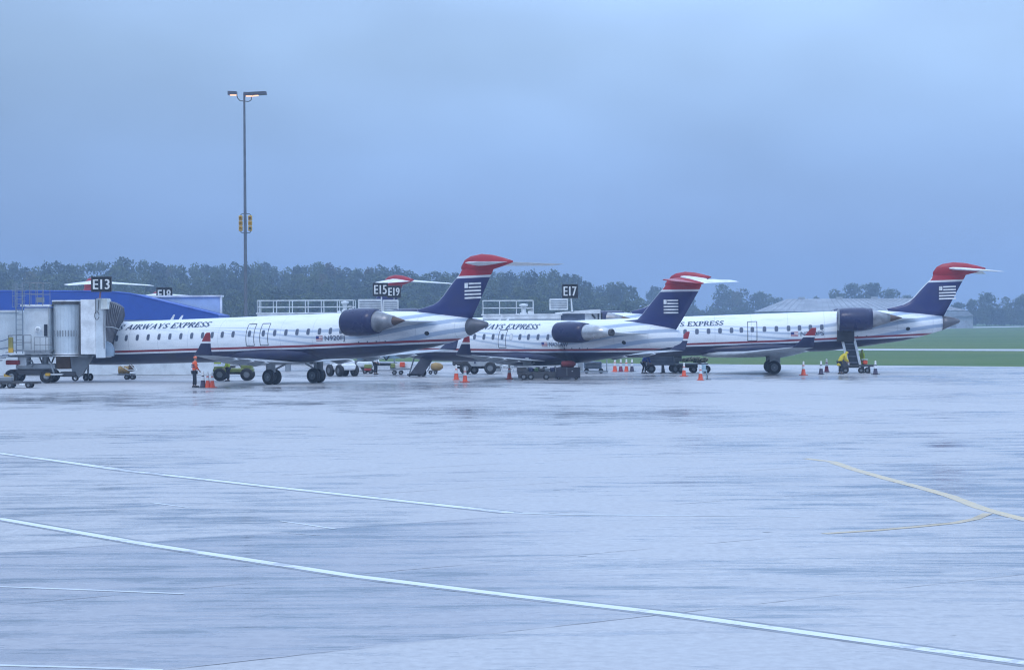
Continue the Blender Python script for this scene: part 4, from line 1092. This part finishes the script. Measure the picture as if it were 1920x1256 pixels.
# ------------------------------------------------------------------ cones
def make_cone(mt, h=.90):
    e = bpy.data.objects.new('traffic_cone', None); COL.objects.link(e)
    b = MB(); b.box((0,0,.02), (.42,.42,.04), mt if mt is not darkcone else black, bev=.015); b.build('base', None, e)
    b = MB(); b.rev([(.04,.165),(.06,.15),(.40,.105),(.66,.068)], (0,0,0), 'Z', 24, mt, caps=False); b.build('body', None, e)
    b = MB(); b.rev([(.40,.108),(.60,.08)], (0,0,0), 'Z', 24, mat('reflective_collar', (.75,.77,.78), .35)); b.build('reflective_collar', None, e)
    b = MB(); b.rev([(.66,.075),(.70,.075),(.72,.055),(h-.06,.062),(h-.02,.05),(h,.0)], (0,0,0), 'Z', 20, mat('cone_cap', (.80,.80,.78), .4)); b.build('cap', None, e)
    return e
darkcone = mat('dark_cone_rubber', (.06,.05,.09), .6)
marooncone = mat('maroon_cone', (.24,.03,.07), .6)
CP_ = {}
def cone(px, py, k, lab, sc=1.0):
    m_ = {'o': orange, 'd': darkcone, 'm': marooncone}[k]
    if k in CP_: e = copy_tree(CP_[k])
    else: e = make_cone(m_); CP_[k] = e
    p = gnd(px, py); e.location = (p.x, p.y, .009); e.rotation_euler = (0,0,rnd.uniform(0,1.5)); e.scale = (sc*rnd.uniform(.97,1.05),)*3
    tag(e, lab, 'cone', 'safety cones standing round the jets')
for a in [(380.5,727,'d','dark cone at the left of the three by the orange vested worker'),(389.5,727,'o','orange cone in the middle of the three by the orange worker'),(398,727,'o','orange cone at the right of the three by the orange worker'),
 (855.5,712.5,'o','orange cone behind the right one of the pair under the first jet tail'),(872,716.5,'o','nearest orange cone with black base under the first jet tail cone'),(955,711,'o','orange cone alone left of the dark baggage train under the middle jet'),
 (1153,697,'o','leftmost cone of the row of four under the middle jet tail'),(1164,697,'m','dull maroon cone, second in the row of four'),(1174.5,697,'o','bright orange cone, third in the row of four'),(1185,697,'d','dark cone at the right end of the row of four'),
 (1282.5,705.5,'o','orange cone in front of the wheel of the loaded cart'),(1313.5,713,'o','orange cone beside the pale stand, right of the loaded cart'),
 (1506.5,703.5,'o','orange cone alone right of the wheels of the rightmost jet'),(1539.5,702.5,'d','dark cone between the orange and maroon cones near the stairs'),(1550,697.5,'m','maroon cone standing farther back near the yellow worker'),(1641.5,702.5,'d','dark cone alone right of the stairs')]:
    cone(*a)
# ------------------------------------------------------------------ people
def skin_mesh(name, nodes, edges, mt, parent, sub=1):
    me = bpy.data.meshes.new(name); bm = bmesh.new(); sk = bm.verts.layers.skin.verify(); V = {}
    for i, (k, (p, r)) in enumerate(nodes.items()):
        v = bm.verts.new(p); rr_ = r if isinstance(r, tuple) else (r, r); v[sk].radius = rr_; v[sk].use_root = (i == 0); V[k] = v
    for a, b_ in edges: bm.edges.new((V[a], V[b_]))
    bm.to_mesh(me); bm.free()
    o = bpy.data.objects.new(name, me); COL.objects.link(o)
    s1 = o.modifiers.new('skin', 'SKIN'); s1.use_smooth_shade = True
    if sub: s2 = o.modifiers.new('sub', 'SUBSURF'); s2.levels = sub; s2.render_levels = sub
    dg = bpy.context.evaluated_depsgraph_get(); m2 = bpy.data.meshes.new_from_object(o.evaluated_get(dg))
    bpy.data.objects.remove(o); bpy.data.meshes.remove(me)
    m2.name = name; m2.materials.clear(); m2.materials.append(mt)
    o = bpy.data.objects.new(name, m2); COL.objects.link(o); o.parent = parent; return o
def person(px, py, label, pose, top, legs, rz=0.0, hat=None, coat=False, stripe=None, Y=None, sc=1.0):
    p = gnd(px, py)
    e = empty('person', (p.x, p.y, .012), rz, label, 'person'); e.scale = (sc,)*3
    v = Vector
    if pose == 'stand': J = dict(pel=(0,0,.95), sp=(.02,0,1.15), ch=(.03,0,1.34), nk=(.04,0,1.50), hd=(.06,0,1.62), le=(.02,.26,1.14), lw=(.16,.24,.92), re=(.05,-.27,1.15), rw=(.22,-.20,.98), lk=(.02,.11,.50), la=(-.02,.12,.08), rk=(.03,-.11,.50), ra=(.04,-.13,.08))
    elif pose == 'bend': J = dict(pel=(-.10,0,.86), sp=(.02,0,1.06), ch=(.18,0,1.22), nk=(.33,0,1.32), hd=(.44,0,1.38), le=(.26,.24,1.02), lw=(.42,.18,.82), re=(.28,-.24,1.00), rw=(.46,-.16,.80), lk=(.04,.12,.47), la=(-.08,.13,.08), rk=(.08,-.12,.47), ra=(-.02,-.13,.08))
    elif pose == 'kneel': J = dict(pel=(-.05,0,.72), sp=(-.02,0,.93), ch=(.06,0,1.15), nk=(.13,0,1.31), hd=(.22,0,1.40), le=(.10,.25,.96), lw=(.26,.20,.76), re=(.14,-.25,.95), rw=(.34,-.17,.74), lk=(.30,.14,.42), la=(.16,.14,.08), rk=(.24,-.14,.20), ra=(-.16,-.13,.09))
    J = {k: v(q) for k, q in J.items()}
    fwd = v((1, 0, 0)); up = (J['nk']-J['ch']).normalized()
    ls, rs = J['ch']+v((0,.19,0))+up*.08, J['ch']+v((0,-.19,0))+up*.08
    n = {'pel': (J['pel'], (.15,.11)), 'sp': (J['sp'], (.14,.10)), 'ch': (J['ch'], (.16,.11)), 'nk': (J['nk'], .055), 'jaw': (J['nk'].lerp(J['hd'], .5)+fwd*.01, .06), 'hd': (J['hd'], (.078,.092)), 'crown': (J['hd']+v((-.005,0,.09)), .07),
         'nose': (J['hd']+v((.098,0,-.01)), .014), 'chin': (J['hd']+v((.055,0,-.085)), .028), 'earl': (J['hd']+v((-.005,.086,0)), .014), 'earr': (J['hd']+v((-.005,-.086,0)), .014),
         'ls': (ls, .062), 'rs': (rs, .062), 'le': (J['le'], .045), 're': (J['re'], .045), 'lw': (J['lw'], .028), 'rw': (J['rw'], .028)}
    ed = [('pel','sp'),('sp','ch'),('ch','nk'),('nk','jaw'),('jaw','hd'),('hd','crown'),('hd','nose'),('jaw','chin'),('hd','earl'),('hd','earr'),('ch','ls'),('ch','rs'),('ls','le'),('rs','re'),('le','lw'),('re','rw')]
    for s_, w_, el in (('l','lw','le'),('r','rw','re')):
        d = (J[w_]-J[el]).normalized(); pm = J[w_]+d*.08; sd_ = 1 if s_ == 'l' else -1
        n[s_+'palm'] = (pm, (.036,.018)); ed.append((w_, s_+'palm'))
        ac = d.cross(v((0,1,0))).normalized()
        for j in range(4):
            off = ac*(.026*(j-1.5)/1.5*1.0); L = (.070,.082,.078,.060)[j]
            a = pm+d*.035+off; b_ = a+d*L*.55+off*.15; c_ = b_+d*L*.35-v((0,sd_*.02,0))
            n['%sf%da' % (s_,j)] = (a, .0095); n['%sf%db' % (s_,j)] = (b_, .0088); n['%sf%dc' % (s_,j)] = (c_, .008)
            ed += [(s_+'palm','%sf%da' % (s_,j)),('%sf%da' % (s_,j),'%sf%db' % (s_,j)),('%sf%db' % (s_,j),'%sf%dc' % (s_,j))]
        a = pm-ac*.035; b_ = a-ac*.025+d*.04
        n[s_+'t1'] = (a, .011); n[s_+'t2'] = (b_, .009); ed += [(s_+'palm', s_+'t1'),(s_+'t1', s_+'t2')]
    for s_, y in (('l', .09), ('r', -.09)):
        hp = J['pel']+v((0, y, -.06)); n[s_+'h'] = (hp, .085); n[s_+'k'] = (J[s_+'k'], .058); n[s_+'a'] = (J[s_+'a'], .042); n[s_+'t'] = (J[s_+'a']+v((.18, 0, -.045)), (.045,.03))
        ed += [('pel', s_+'h'), (s_+'h', s_+'k'), (s_+'k', s_+'a'), (s_+'a', s_+'t')]
    body = skin_mesh('body', n, ed, skin, e)
    # eyes and mouth
    f = MB()
    for y in (.032, -.032): f.rev([(-.006,.009),(.004,.008),(.008,0)], J['hd']+v((.082, y, .012)), 'X', 8, hairm)
    f.box(J['hd']+v((.080,0,-.045)), (.01,.04,.008), oldred); f.build('face_features', None, body)
    jk = {'pel': (J['pel']+v((0,0,-.06)), (.20,.155)), 'sp': (J['sp'], (.19,.145)), 'ch': (J['ch'], (.21,.155)), 'nk': (J['nk']-up*.02, .085), 'ls': (ls, .098), 'rs': (rs, .098), 'le': (J['le'], .075), 're': (J['re'], .075), 'lw': (J['lw'], .055), 'rw': (J['rw'], .055)}
    je = [('pel','sp'),('sp','ch'),('ch','nk'),('ch','ls'),('ch','rs'),('ls','le'),('rs','re'),('le','lw'),('re','rw')]
    if coat:
        jk['hem'] = (J['pel']+v((0,0,-.34)), (.26,.22)); je.append(('hem','pel'))
        jk['hood'] = (J['hd']+v((-.03,0,.02)), (.115,.125)); je.append(('nk','hood')); jk['hoodt'] = (J['hd']+v((-.02,0,.10)), .085); je.append(('hood','hoodt'))
    jo = skin_mesh('coat' if coat else 'jacket', jk, je, top, e)
    if stripe:
        s2 = MB()
        for k in (0, 1):
            q = J['sp'].lerp(J['ch'], .1+.55*k); s2.rev([(-.025,.198),(.025,.198)], q, 'Z', 20, stripe)
        s2.build('reflective_stripe', None, jo)
    tk = {'pel': (J['pel'], (.165,.13)), 'lh': (J['pel']+v((0,.09,-.08)), .112), 'rh': (J['pel']+v((0,-.09,-.08)), .112), 'lk': (J['lk'], .085), 'rk': (J['rk'], .085), 'la': (J['la']+v((0,0,.03)), .075), 'ra': (J['ra']+v((0,0,.03)), .075)}
    skin_mesh('trousers', tk, [('pel','lh'),('pel','rh'),('lh','lk'),('rh','rk'),('lk','la'),('rk','ra')], legs, e)
    for s_ in ('l', 'r'):
        c_ = J[s_+'a']; b = MB(); b.box((c_.x+.06, c_.y, .045), (.30,.11,.09), black, bev=.03); b.build('shoe', None, e)
    if hat:
        h = MB(); h.rev([(-.0,.10),(.02,.112),(.06,.105),(.11,.07),(.13,0)], J['hd']+v((0,0,.03)), 'Z', 16, hat); h.build('cap', None, e)
    elif not coat:
        h = MB(); h.rev([(.0,.098),(.05,.102),(.10,.075),(.125,0)], J['hd']+v((-.02,0,.02)), 'Z', 16, hairm); h.build('hair', None, e)
    return e
person(364.5, 726.5, 'person in orange vest and dark trousers beside the group of three cones', 'stand', hiviz, darkc, R(20), hat=mat('orange_hood', (.85,.2,.1), .7), stripe=mat('vest_dark_panel', (.05,.06,.12), .8), sc=1.0)
person(428, 715, 'person in lime jacket and dark trousers standing at the yellow green tractor', 'stand', limec, darkc, R(160), hat=greenm, sc=.92)
person(1577, 701.5, 'person in a long yellow hooded coat bending by the stairs', 'bend', yelc, darkc, R(10), coat=True, sc=1.02)
person(1617.5, 699, 'person in yellow green coat half hidden behind the stairs', 'stand', limec, darkc, R(200), coat=True, sc=.92)
person(1208, 700, 'person in blue jacket and dark trousers at the end of the covered cart', 'bend', bluec, darkc, R(30), hat=bluec, sc=.92)
person(704, 702, 'person in white shirt far off beneath the nearest jet', 'stand', white, darkc, R(-40), hat=white, sc=.88)
# ------------------------------------------------------------------ carts and vehicles
def ev(name, px, py, label, cat, rz=0.0, group=None):
    p = gnd(px, py); e = empty(name, (p.x, p.y, .012), rz, label, cat, group); return e, p.y/FPX
def wheel(e, x, y, r, w=.2, m_=black, hubm=None, name='wheel'):
    q = MB(); q.rev([(-w/2,r*.5),(-w/2,r*.85),(-w*.35,r),(w*.35,r),(w/2,r*.85),(w/2,r*.5)], (x,y,r), 'Y', 24, m_); t = q.build(name, None, e)
    h = MB(); h.rev([(-w*.45,.01),(-w*.5,r*.2),(-w*.3,r*.48),(-w*.45,r*.54),(w*.45,r*.54),(w*.3,r*.48),(w*.5,r*.2),(w*.45,.01)], (x,y,r), 'Y', 16, hubm or mgrey); h.build('hub', None, t)
    return t
# 1 small tow trailer with bundles
e, s = ev('tow_trailer', 236, 712, 'small two wheeled trailer with white slanted bars and tan bundles under the nearest jet', 'trailer')
b = MB(); b.box((0,.3,.34), (1.05,.75,.08), mgrey); b.tube((-.5,.3,.34), (-1.0,.3,.42), .035, mat=rail_w); b.build('frame', None, e)
b = MB()
for yy in (-.05, .65): b.path([(-.35,yy,.92),(.18,yy,.60),(.62,yy,.60),(.25,yy,1.02)], .03)
b.path([(.18,-.05,.6),(.18,.65,.6)], .03); b.path([(.62,-.05,.6),(.62,.65,.6)], .03); b.build('rack', rail_w, e)
b = MB()
for k in range(4): b.rev([(0,.02),(.02,.12),(.25,.14),(.48,.10),(.5,.02)], (-.42+.17*k,.3,.38), 'Z', 12, tan)
b.rev([(0,.02),(.05,.22),(.35,.2),(.5,.03)], (.28,.35,.5), 'Z', 14, brown); b.build('bundle', None, e)
for x in (.05, .42): wheel(e, x, 0, .16, .1); wheel(e, x, .6, .16, .1)
# 2 yellow green tractor
e, s = ev('apron_tractor', 436, 714.5, 'yellow green tractor with big dark wheels beneath the near wing', 'tractor')
b = MB(); b.box((0,.7,.66), (2.5,1.1,.26), ygreen, bev=.06); b.box((.85,.7,.88), (.7,1.0,.3), ygreen, bev=.08); b.box((-.9,.7,.82), (.6,1.0,.16), ygreen, bev=.04); b.box((0,.7,.5), (2.2,.7,.18), dgrey); b.build('body', None, e)
b = MB(); b.box((-.15,.7,.88), (.5,.5,.14), dgrey, bev=.04); b.box((-.38,.7,1.1), (.12,.5,.4), dgrey, bev=.04); b.build('seat', None, e)
b = MB(); b.tube((.45,.7,.85), (.28,.7,1.15), .03, mat=dgrey); b.rev([(-.02,.16),(0,.19),(.02,.16)], (.27,.7,1.17), 'Z', 18, dgrey); b.build('steering_wheel', None, e)
for x, y in ((-.82,.15),(.88,.15),(-.82,1.25),(.88,1.25)): wheel(e, x, y, .40, .28, hubm=mgrey)
b = MB(); b.box((-.95,.1,1.12), (.45,.08,.1), limec); b.tube((1.1,.2,1.0), (1.1,.2,1.25), .05, mat=yellow); b.build('beacon', None, e)
# 3 low pipe barrier and flatbed behind
e, s = ev('pipe_barrier', 262, 697, 'long low white pipe barrier on posts under the fuselage of the nearest jet', 'barrier')
b = MB(); b.tube((xat(178,e.location.y)-e.location.x,0,zat(178,688,e.location.y)), (xat(346,e.location.y)-e.location.x,0,zat(346,682.5,e.location.y)), .06, mat=rail_w); b.build('rail', None, e)
for k in range(5):
    x = (k-2)*1.25; b = MB(); b.tube((x,0,0), (x,0,zat(262+k*20,686,e.location.y)-.1), .05, mat=lgrey); b.box((x,0,.02), (.3,.3,.05), mgrey); b.build('post', None, e)
e, s = ev('flatbed_truck', 312, 701, 'dark low flatbed truck with a pale wheel hub beyond the pipe barrier', 'truck')
b = MB(); b.box((0,1,.62), (2.9,1.6,.22), mat('truck_blue_grey', (.12,.15,.20), .5), bev=.04); b.box((.95,1,.95), (.9,1.5,.5), mat('truck_blue', (.10,.20,.42), .4), bev=.08); b.box((-.6,1,.84), (1.2,1.3,.25), mgrey, bev=.05); b.build('body', None, e)
b = MB(); b.box((.9,.22,1.05), (.6,.04,.25)); b.build('window', glassd, e)
for x in (-1.15,.95):
    for y in (.3, 1.7): wheel(e, x, y, .38, .22, hubm=white)
e, s = ev('yellow_chock_cart', 171, 699, 'small orange yellow crate cart under the nose of the nearest jet', 'cart')
b = MB(); b.box((0,.3,.52), (.85,.6,.5), yellow, bev=.08); b.box((0,.3,.24), (.95,.6,.07), mgrey); b.build('crate', None, e)
for x in (-.3,.3): wheel(e, x, .05, .13, .08); wheel(e, x, .55, .13, .08)
# 4 white tractor and far carts under the first jet
e, s = ev('tow_tractor', 642, 705.5, 'white tow tractor with very large dark tyres seen past the wheels of the nearest jet', 'tractor', R(-55))
b = MB(); b.box((0,0,.62), (1.9,1.1,.42), white, bev=.08); b.box((.5,0,.92), (.7,1.0,.35), white, bev=.10); b.box((-.5,0,.95), (.5,1.0,.30), offwhite, bev=.06); b.build('body', None, e)
b = MB(); b.box((-.05,0,.95), (.35,.6,.3), dgrey, bev=.05); b.build('seat', None, e)
for x in (-.62,.62):
    for y in (-.58,.58): wheel(e, x, y, .40, .30)
e, s = ev('lavatory_cart', 687, 701, 'small cart with pale tank, olive box and dark red bumper behind the tow tractor', 'cart')
b = MB(); b.box((-.15,.5,.65), (1.1,.8,.4), offwhite, bev=.1); b.tube((-.7,.5,.5), (-1.1,.5,.75), .04, mat=rail_w); b.build('tank', None, e)
b = MB(); b.box((.12,.05,.52), (.52,.4,.26), ygreen, bev=.03); b.box((.1,.0,.30), (.5,.4,.16), oldred, bev=.03); b.build('equipment_box', None, e)
for x in (-.1,.3): wheel(e, x, -.05, .17, .12); wheel(e, x, .9, .17, .12)
e, s = ev('covered_loader', 712, 694, 'long pale blue loader boom on dark V struts under the rear of the nearest jet', 'loader')
b = MB(); b.prism([(-1.8,.95),(-1.6,.72),(2.2,.92),(2.0,1.06),(.9,1.3),(.2,1.28)], 0, .8, 'Y'); b.build('boom', mat('boom_pale', (.42,.58,.68), .5), e)
b = MB(); b.path([(.2,-.05,1.2),(.5,-.05,.72),(.8,-.05,1.2)], .05); b.box((0,.4,.42), (2.6,.7,.2)); b.build('strut', dgrey, e)
for x in (-1.0,1.0): wheel(e, x, .1, .22, .14); wheel(e, x, .7, .22, .14)
e, s = ev('baggage_cart', 750, 703, 'small flat cart carrying a white tray and an orange box, left of the folding stairs', 'cart', 0, 'baggage carts on the apron')
b = MB(); b.box((0,.45,.40), (1.35,.8,.09), mgrey); b.box((.1,.45,.62), (1.25,.05,.3), white); b.box((-.5,.45,.62), (.3,.7,.32), ygreen, bev=.05); b.build('deck', None, e)
b = MB(); b.box((.15,.2,.70), (.34,.34,.34), orange, bev=.03); b.build('box', None, e)
for x in (-.4,.05): wheel(e, x, .1, .15, .1); wheel(e, x, .8, .15, .1)
e, s = ev('folding_stairs', 790, 706, 'dark grey folding stairs lowered under the tail of the nearest jet', 'stairs')
b = MB(); b.prism([(-.85,0.05),(.05,0.05),(.95,1.38),(.15,1.45)], 0, .08, 'Y', mat('stair_side_shaded_grey', (.07,.075,.10), .5)); b.prism([(-.85,0.05),(.05,0.05),(.95,1.38),(.15,1.45)], .82, .9, 'Y', mgrey); b.build('side_panel', None, e)  # near panel grey is darkened to stand for the shade under the tail
b = MB()
for k in range(6): b.box((-.5+.2*k,.45,.12+.22*k), (.3,.74,.04))
b.build('step', lgrey, e)
b = MB(); b.path([(-.8,-.02,.2),(-.45,-.02,1.35),(.3,-.02,1.5)], .035); b.path([(-.8,.92,.2),(-.45,.92,1.35)], .03); b.build('handrail', mgrey, e)
b = MB(); b.box((-.5,.45,.12), (.9,.9,.1), dgrey); b.build('base', None, e); wheel(e, -.8, .1, .09, .06); wheel(e, .1, .1, .09, .06)
e, s = ev('ground_heater', 816, 702, 'small tan drum heater on two wheels right of the folding stairs', 'heater')
b = MB(); b.rev([(-.42,.10),(-.38,.22),(-.1,.30),(.2,.26),(.40,.12),(.42,.02)], (.12,.2,.52), 'X', 18, tan); b.build('drum', None, e)
b = MB(); b.path([(-.55,.1,.2),(-.35,.1,.5),(-.45,.1,.75)], .035); b.box((-.1,.2,.24), (.6,.4,.06)); b.build('frame', mgrey, e)
for x in (-.32,.02): wheel(e, x, 0, .14, .1, hubm=mgrey)
# 5 service truck behind the middle jet
e, s = ev('service_truck', 896, 702, 'service truck with silver side box and large wheels behind the pair of cones', 'truck')
b = MB(); b.box((.05,.9,.78), (1.5,1.5,.5), lgrey, bev=.04); b.box((-1.2,.9,.85), (1.1,1.6,.5), dgrey, bev=.08); b.box((0,.9,.45), (3.0,.8,.14), dgrey); b.build('body', None, e)
b = MB(); b.box((-.2,.12,.80), (.10,.04,.12)); b.build('fuel_cap', navy, e)
b = MB(); b.path([(1.2,.5,.85),(2.0,.4,.55),(2.5,.4,.30)], .05); b.path([(1.2,.9,.65),(2.5,.4,.30)], .04); b.build('towbar', rail_w, e)
for x in (-.85,.85):
    for y in (.12, 1.7): wheel(e, x, y, .42, .26)
wheel(e, -.25, .6, .3, .2)
e, s = ev('towbar_stand', 953, 703.5, 'small pale two legged towbar head left of the dark baggage train', 'towbar')
b = MB(); b.box((0,.3,.62), (.75,.3,.14), bev=.03); b.path([(-.35,.3,.6),(-.5,.3,.1)], .05); b.path([(.35,.3,.6),(.2,.3,.05)], .05); b.path([(-.9,.3,.9),(-.3,.3,.66)], .04); b.build('frame', offwhite, e)
# 6 dark baggage train
e, s = ev('baggage_train', 1006, 712.5, 'dark low baggage dolly loaded with grey gear under the middle jet', 'baggage cart', 0, 'baggage carts on the apron')
b = MB(); b.box((0,.6,.42), (2.4,1.2,.14), dgrey); b.box((-.9,.0,.66), (.6,.06,.3), dgrey); b.path([(-1.2,0,.8),(1.2,0,.86)], .04, mat=lgrey); b.path([(-1.2,0,.5),(-1.2,0,.8)], .03, mat=mgrey); b.path([(1.2,0,.5),(1.2,0,.86)], .03, mat=mgrey); b.box((0,.02,.25), (2.3,.05,.28), dgrey); b.build('deck', None, e)
b = MB()
for k in range(7): b.box((-1.0+.33*k,.5+rnd.uniform(-.1,.1),.49+.13), (.28,.5,.24+rnd.uniform(-.04,.06)), [dgrey, mgrey, navy, greenm][k % 4], bev=.05, rz=rnd.uniform(-.2,.2))
b.build('baggage', None, e)
for x in (-.8,-.35,.6): wheel(e, x, 0, .20, .12); wheel(e, x, 1.15, .20, .12)
e, s = ev('baggage_container', 1064, 712, 'dark navy box cart with a red bag on top, under the middle jet', 'baggage cart', 0, 'baggage carts on the apron')
b = MB(); b.box((0,.7,.42), (1.6,1.3,.66), mat('dark_container', (.030,.028,.045), .5), bev=.03); b.build('box', None, e)
b = MB(); b.box((-.03,.02,.5), (.02,.02,.5), lgrey); b.box((.3,.02,.52), (.08,.03,.05), silver); b.build('latch', None, e)
for x in (-.55,.55): wheel(e, x, .1, .10, .1); wheel(e, x, 1.3, .10, .1)
e2 = empty('duffel_bag', (e.location.x+.08, e.location.y+.5, .77), 0, 'dull red bag lying on the dark navy box cart', 'bag')
b = MB(); b.rev([(-.45,.05),(-.42,.18),(-.1,.22),(.3,.2),(.45,.06)], (0,0,.2), 'X', 16, redd); b.build('bag_body', None, e2)
b = MB(); b.path([(-.2,-.1,.35),(-.1,-.12,.48),(.2,-.12,.48),(.3,-.1,.35)], .02); b.build('handle', black, e2)
# 7 power unit
e, s = ev('ground_power_unit', 1108, 700, 'white framed grey ground power unit under the middle jet', 'power unit')
b = MB(); b.box((.15,.5,.55), (1.2,.9,.50), mat('unit_blue_grey', (.18,.24,.33), .5), bev=.04); b.build('housing', None, e)
b = MB(); b.box((.2,.5,.12), (2.0,1.0,.10)); b.path([(1.1,.0,.1),(1.1,0,.95)], .04); b.box((-.75,.4,.62), (.35,.6,.3), bev=.03); b.build('frame', offwhite, e)
b = MB(); 
for k in range(4): b.box((.1,.03,.40+.1*k), (1.0,.03,.04))
b.build('vent_grille', lgrey, e)
for x in (-.3,.7): wheel(e, x, .1, .17, .1)
# 8 covered baggage cart
e, s = ev('covered_cart', 1243, 699.5, 'grey ribbed covered cart with white sloping canopy behind the blue jacketed person', 'baggage cart', 0, 'baggage carts on the apron')
b = MB(); b.box((0,.8,.86), (2.25,1.4,.66), mat('ribbed_grey_side', (.17,.20,.26), .5), bev=.02); b.build('body', None, e)
b = MB()
for k in range(6): b.box((0,.09,.60+.10*k), (2.2,.03,.025))
b.build('side_rib', mat('rib_light', (.26,.30,.37), .5), e)
b = MB(); b.prism([(-1.3,1.22),(-1.15,1.30),(-.5,1.44),(1.15,1.47),(1.2,1.36),(1.1,1.33),(-1.1,1.20)], .0, 1.6, 'Y'); b.build('canopy', white, e)
wheel(e, -.80, .1, .30, .2); wheel(e, -.80, 1.5, .30, .2); wheel(e, .8, 1.5, .30, .2)
b = MB(); b.prism([(-.08,.55),(.08,.55),(.16,.02),(-.10,.02)], .1, .3, 'Y'); b.box((.03,.2,.02), (.42,.3,.04)); b.build('stand', dgrey, e)
# 9 loaded cart
e, s = ev('loaded_cart', 1297, 699.5, 'flat cart heaped with mottled green bags right of the covered cart', 'baggage cart', 0, 'baggage carts on the apron')
b = MB(); b.box((0,.8,.62), (2.3,1.3,.10), lgrey); b.box((-.3,.8,.45), (1.5,.7,.22), dgrey); b.box((-.95,.3,.98), (.55,.5,.40), mgrey, bev=.03); b.path([(-1.2,0,1.15),(-.7,0,1.15)], .05, mat=dgrey); b.build('deck', None, e)
bg = NG('mottled_bags'); q = bg.noise(bg.coord(), 7, 3); bgm = bg.out(bg.mix(bg.step(q, .42, .55), (.06,.07,.04), (.34,.33,.22)), .8)
b = MB()
for k in range(12): b.rev([(-.2,.03),(-.16,.13),(.12,.15),(.2,.03)], (-.45+.13*k, .35+rnd.uniform(-.1,.5), .78+rnd.uniform(0,.22)), 'X', 12, bgm)
b.build('bag_heap', None, e)
for x, r in ((-1.12,.28),(-.72,.26),(.15,.24),(1.05,.26)): wheel(e, x, .1, r, .2); wheel(e, x, 1.4, r, .2)
e, s = ev('folding_chair', 1321, 712, 'small pale folding stand beside the orange cone', 'stand')
b = MB(); b.box((.0,.1,.55), (.3,.3,.10), bev=.02); b.path([(-.12,0,.5),(-.16,0,0)], .03); b.path([(.12,0,.5),(.10,0,0)], .03); b.path([(-.12,.25,.5),(-.14,.25,0)], .03); b.box((-.02,.28,.75), (.26,.04,.35), bev=.02); b.build('frame', mat('pale_teal', (.45,.60,.66), .5), e)
b = MB(); b.path([(.12,0,.4),(.2,-.05,.15),(.12,-.1,.02),(.4,-.1,.015)], .02); b.build('hose', black, e)
# 10 belt stairs at the rightmost jet
e, s = ev('boarding_stairs', 1604, 700, 'narrow dark stairs with pale handrails on wheels below the rightmost jet engine', 'stairs')
sd_ = FPX/e.location.y
def lx(px): return xat(px, e.location.y, 1.5)-e.location.x
def lz(py): return zat(1600, py, e.location.y)
b = MB(); rl = mat('pale_handrail', (.80,.84,.86), .45)
b.prism([(lx(1589), lz(687)), (lx(1593.5), lz(687)), (lx(1581), lz(634)), (lx(1576), lz(634))], -.1, .0, 'Y', rl)
b.prism([(lx(1611), lz(687)), (lx(1615.5), lz(687)), (lx(1603.5), lz(632)), (lx(1599), lz(632))], -.1, .0, 'Y', rl)
b.build('handrail', None, e)
b = MB(); b.prism([(lx(1593), lz(690)), (lx(1612), lz(690)), (lx(1600), lz(632)), (lx(1581), lz(632))], .05, .25, 'Y'); b.build('back_panel', mat('dark_stair_panel', (.035,.04,.06), .6), e)
b = MB()
for k in range(5):
    py = 680-11.5*k; dx = (686-py)*.235
    b.box(((lx(1593.5-dx)+lx(1611-dx))/2, -.06, lz(py)), (lx(1611)-lx(1593.5), .22, .045))
b.build('step', mat('step_grey', (.20,.23,.30), .5), e)
b = MB(); b.box((lx(1585), -.1, (lz(641)+lz(611))/2), (lx(1601)-lx(1569), .5, lz(611)-lz(641)), mat('dark_enclosure', (.05,.05,.06), .7), bev=.05); b.build('top_enclosure', None, e)  # dark box at the head of the stairs
b = MB(); b.box((lx(1607), .2, .50), (2.2, .8, .14), dgrey); b.box((lx(1583), .3, .50), (.6, .8, .85), dgrey, bev=.05); b.path([(lx(1629), -.1, .5), (lx(1629.5), -.1, 0)], .08, mat=dgrey); b.build('chassis', None, e)
b = MB(); b.box((lx(1622), -.05, .74), (.30, .3, .28), orange, bev=.05); b.box((lx(1621), -.05, .93), (.42, .35, .05), rail_w); b.build('equipment_box', None, e)
for px_ in (1585, 1614, 1626): wheel(e, lx(px_), -.1, .2, .16)
# left edge baggage dolly
e, s = ev('baggage_dolly', 30, 728, 'dark low dolly with pale box at the left edge in front of the bridge undercarriage', 'baggage cart', 0, 'baggage carts on the apron')
b = MB(); b.box((0,.5,.30), (2.5,1.0,.14), dgrey); b.box((-.6,.4,.5), (.7,.6,.26), mgrey, bev=.04); b.box((.35,-.02,.22), (.3,.04,.1), white); b.build('deck', None, e)
for x in (-.9,-.35,.7): wheel(e, x, 0, .17, .12); wheel(e, x, .9, .17, .12)

# ------------------------------------------------------------------ haze
hm = bpy.data.materials.new('haze_air'); hm.use_nodes = True; t = hm.node_tree; t.nodes.clear()
o_ = t.nodes.new('ShaderNodeOutputMaterial'); v_ = t.nodes.new('ShaderNodeVolumePrincipled')
v_.inputs['Color'].default_value = (.55,.74,1.0,1); v_.inputs['Density'].default_value = 0.00060; v_.inputs['Anisotropy'].default_value = 0.0
t.links.new(v_.outputs[0], o_.inputs['Volume'])
b = MB(); b.box((0, 830, 21.0), (3100, 1900, 44)); hz = b.build('haze', hm); tag(hz, kind='stuff')
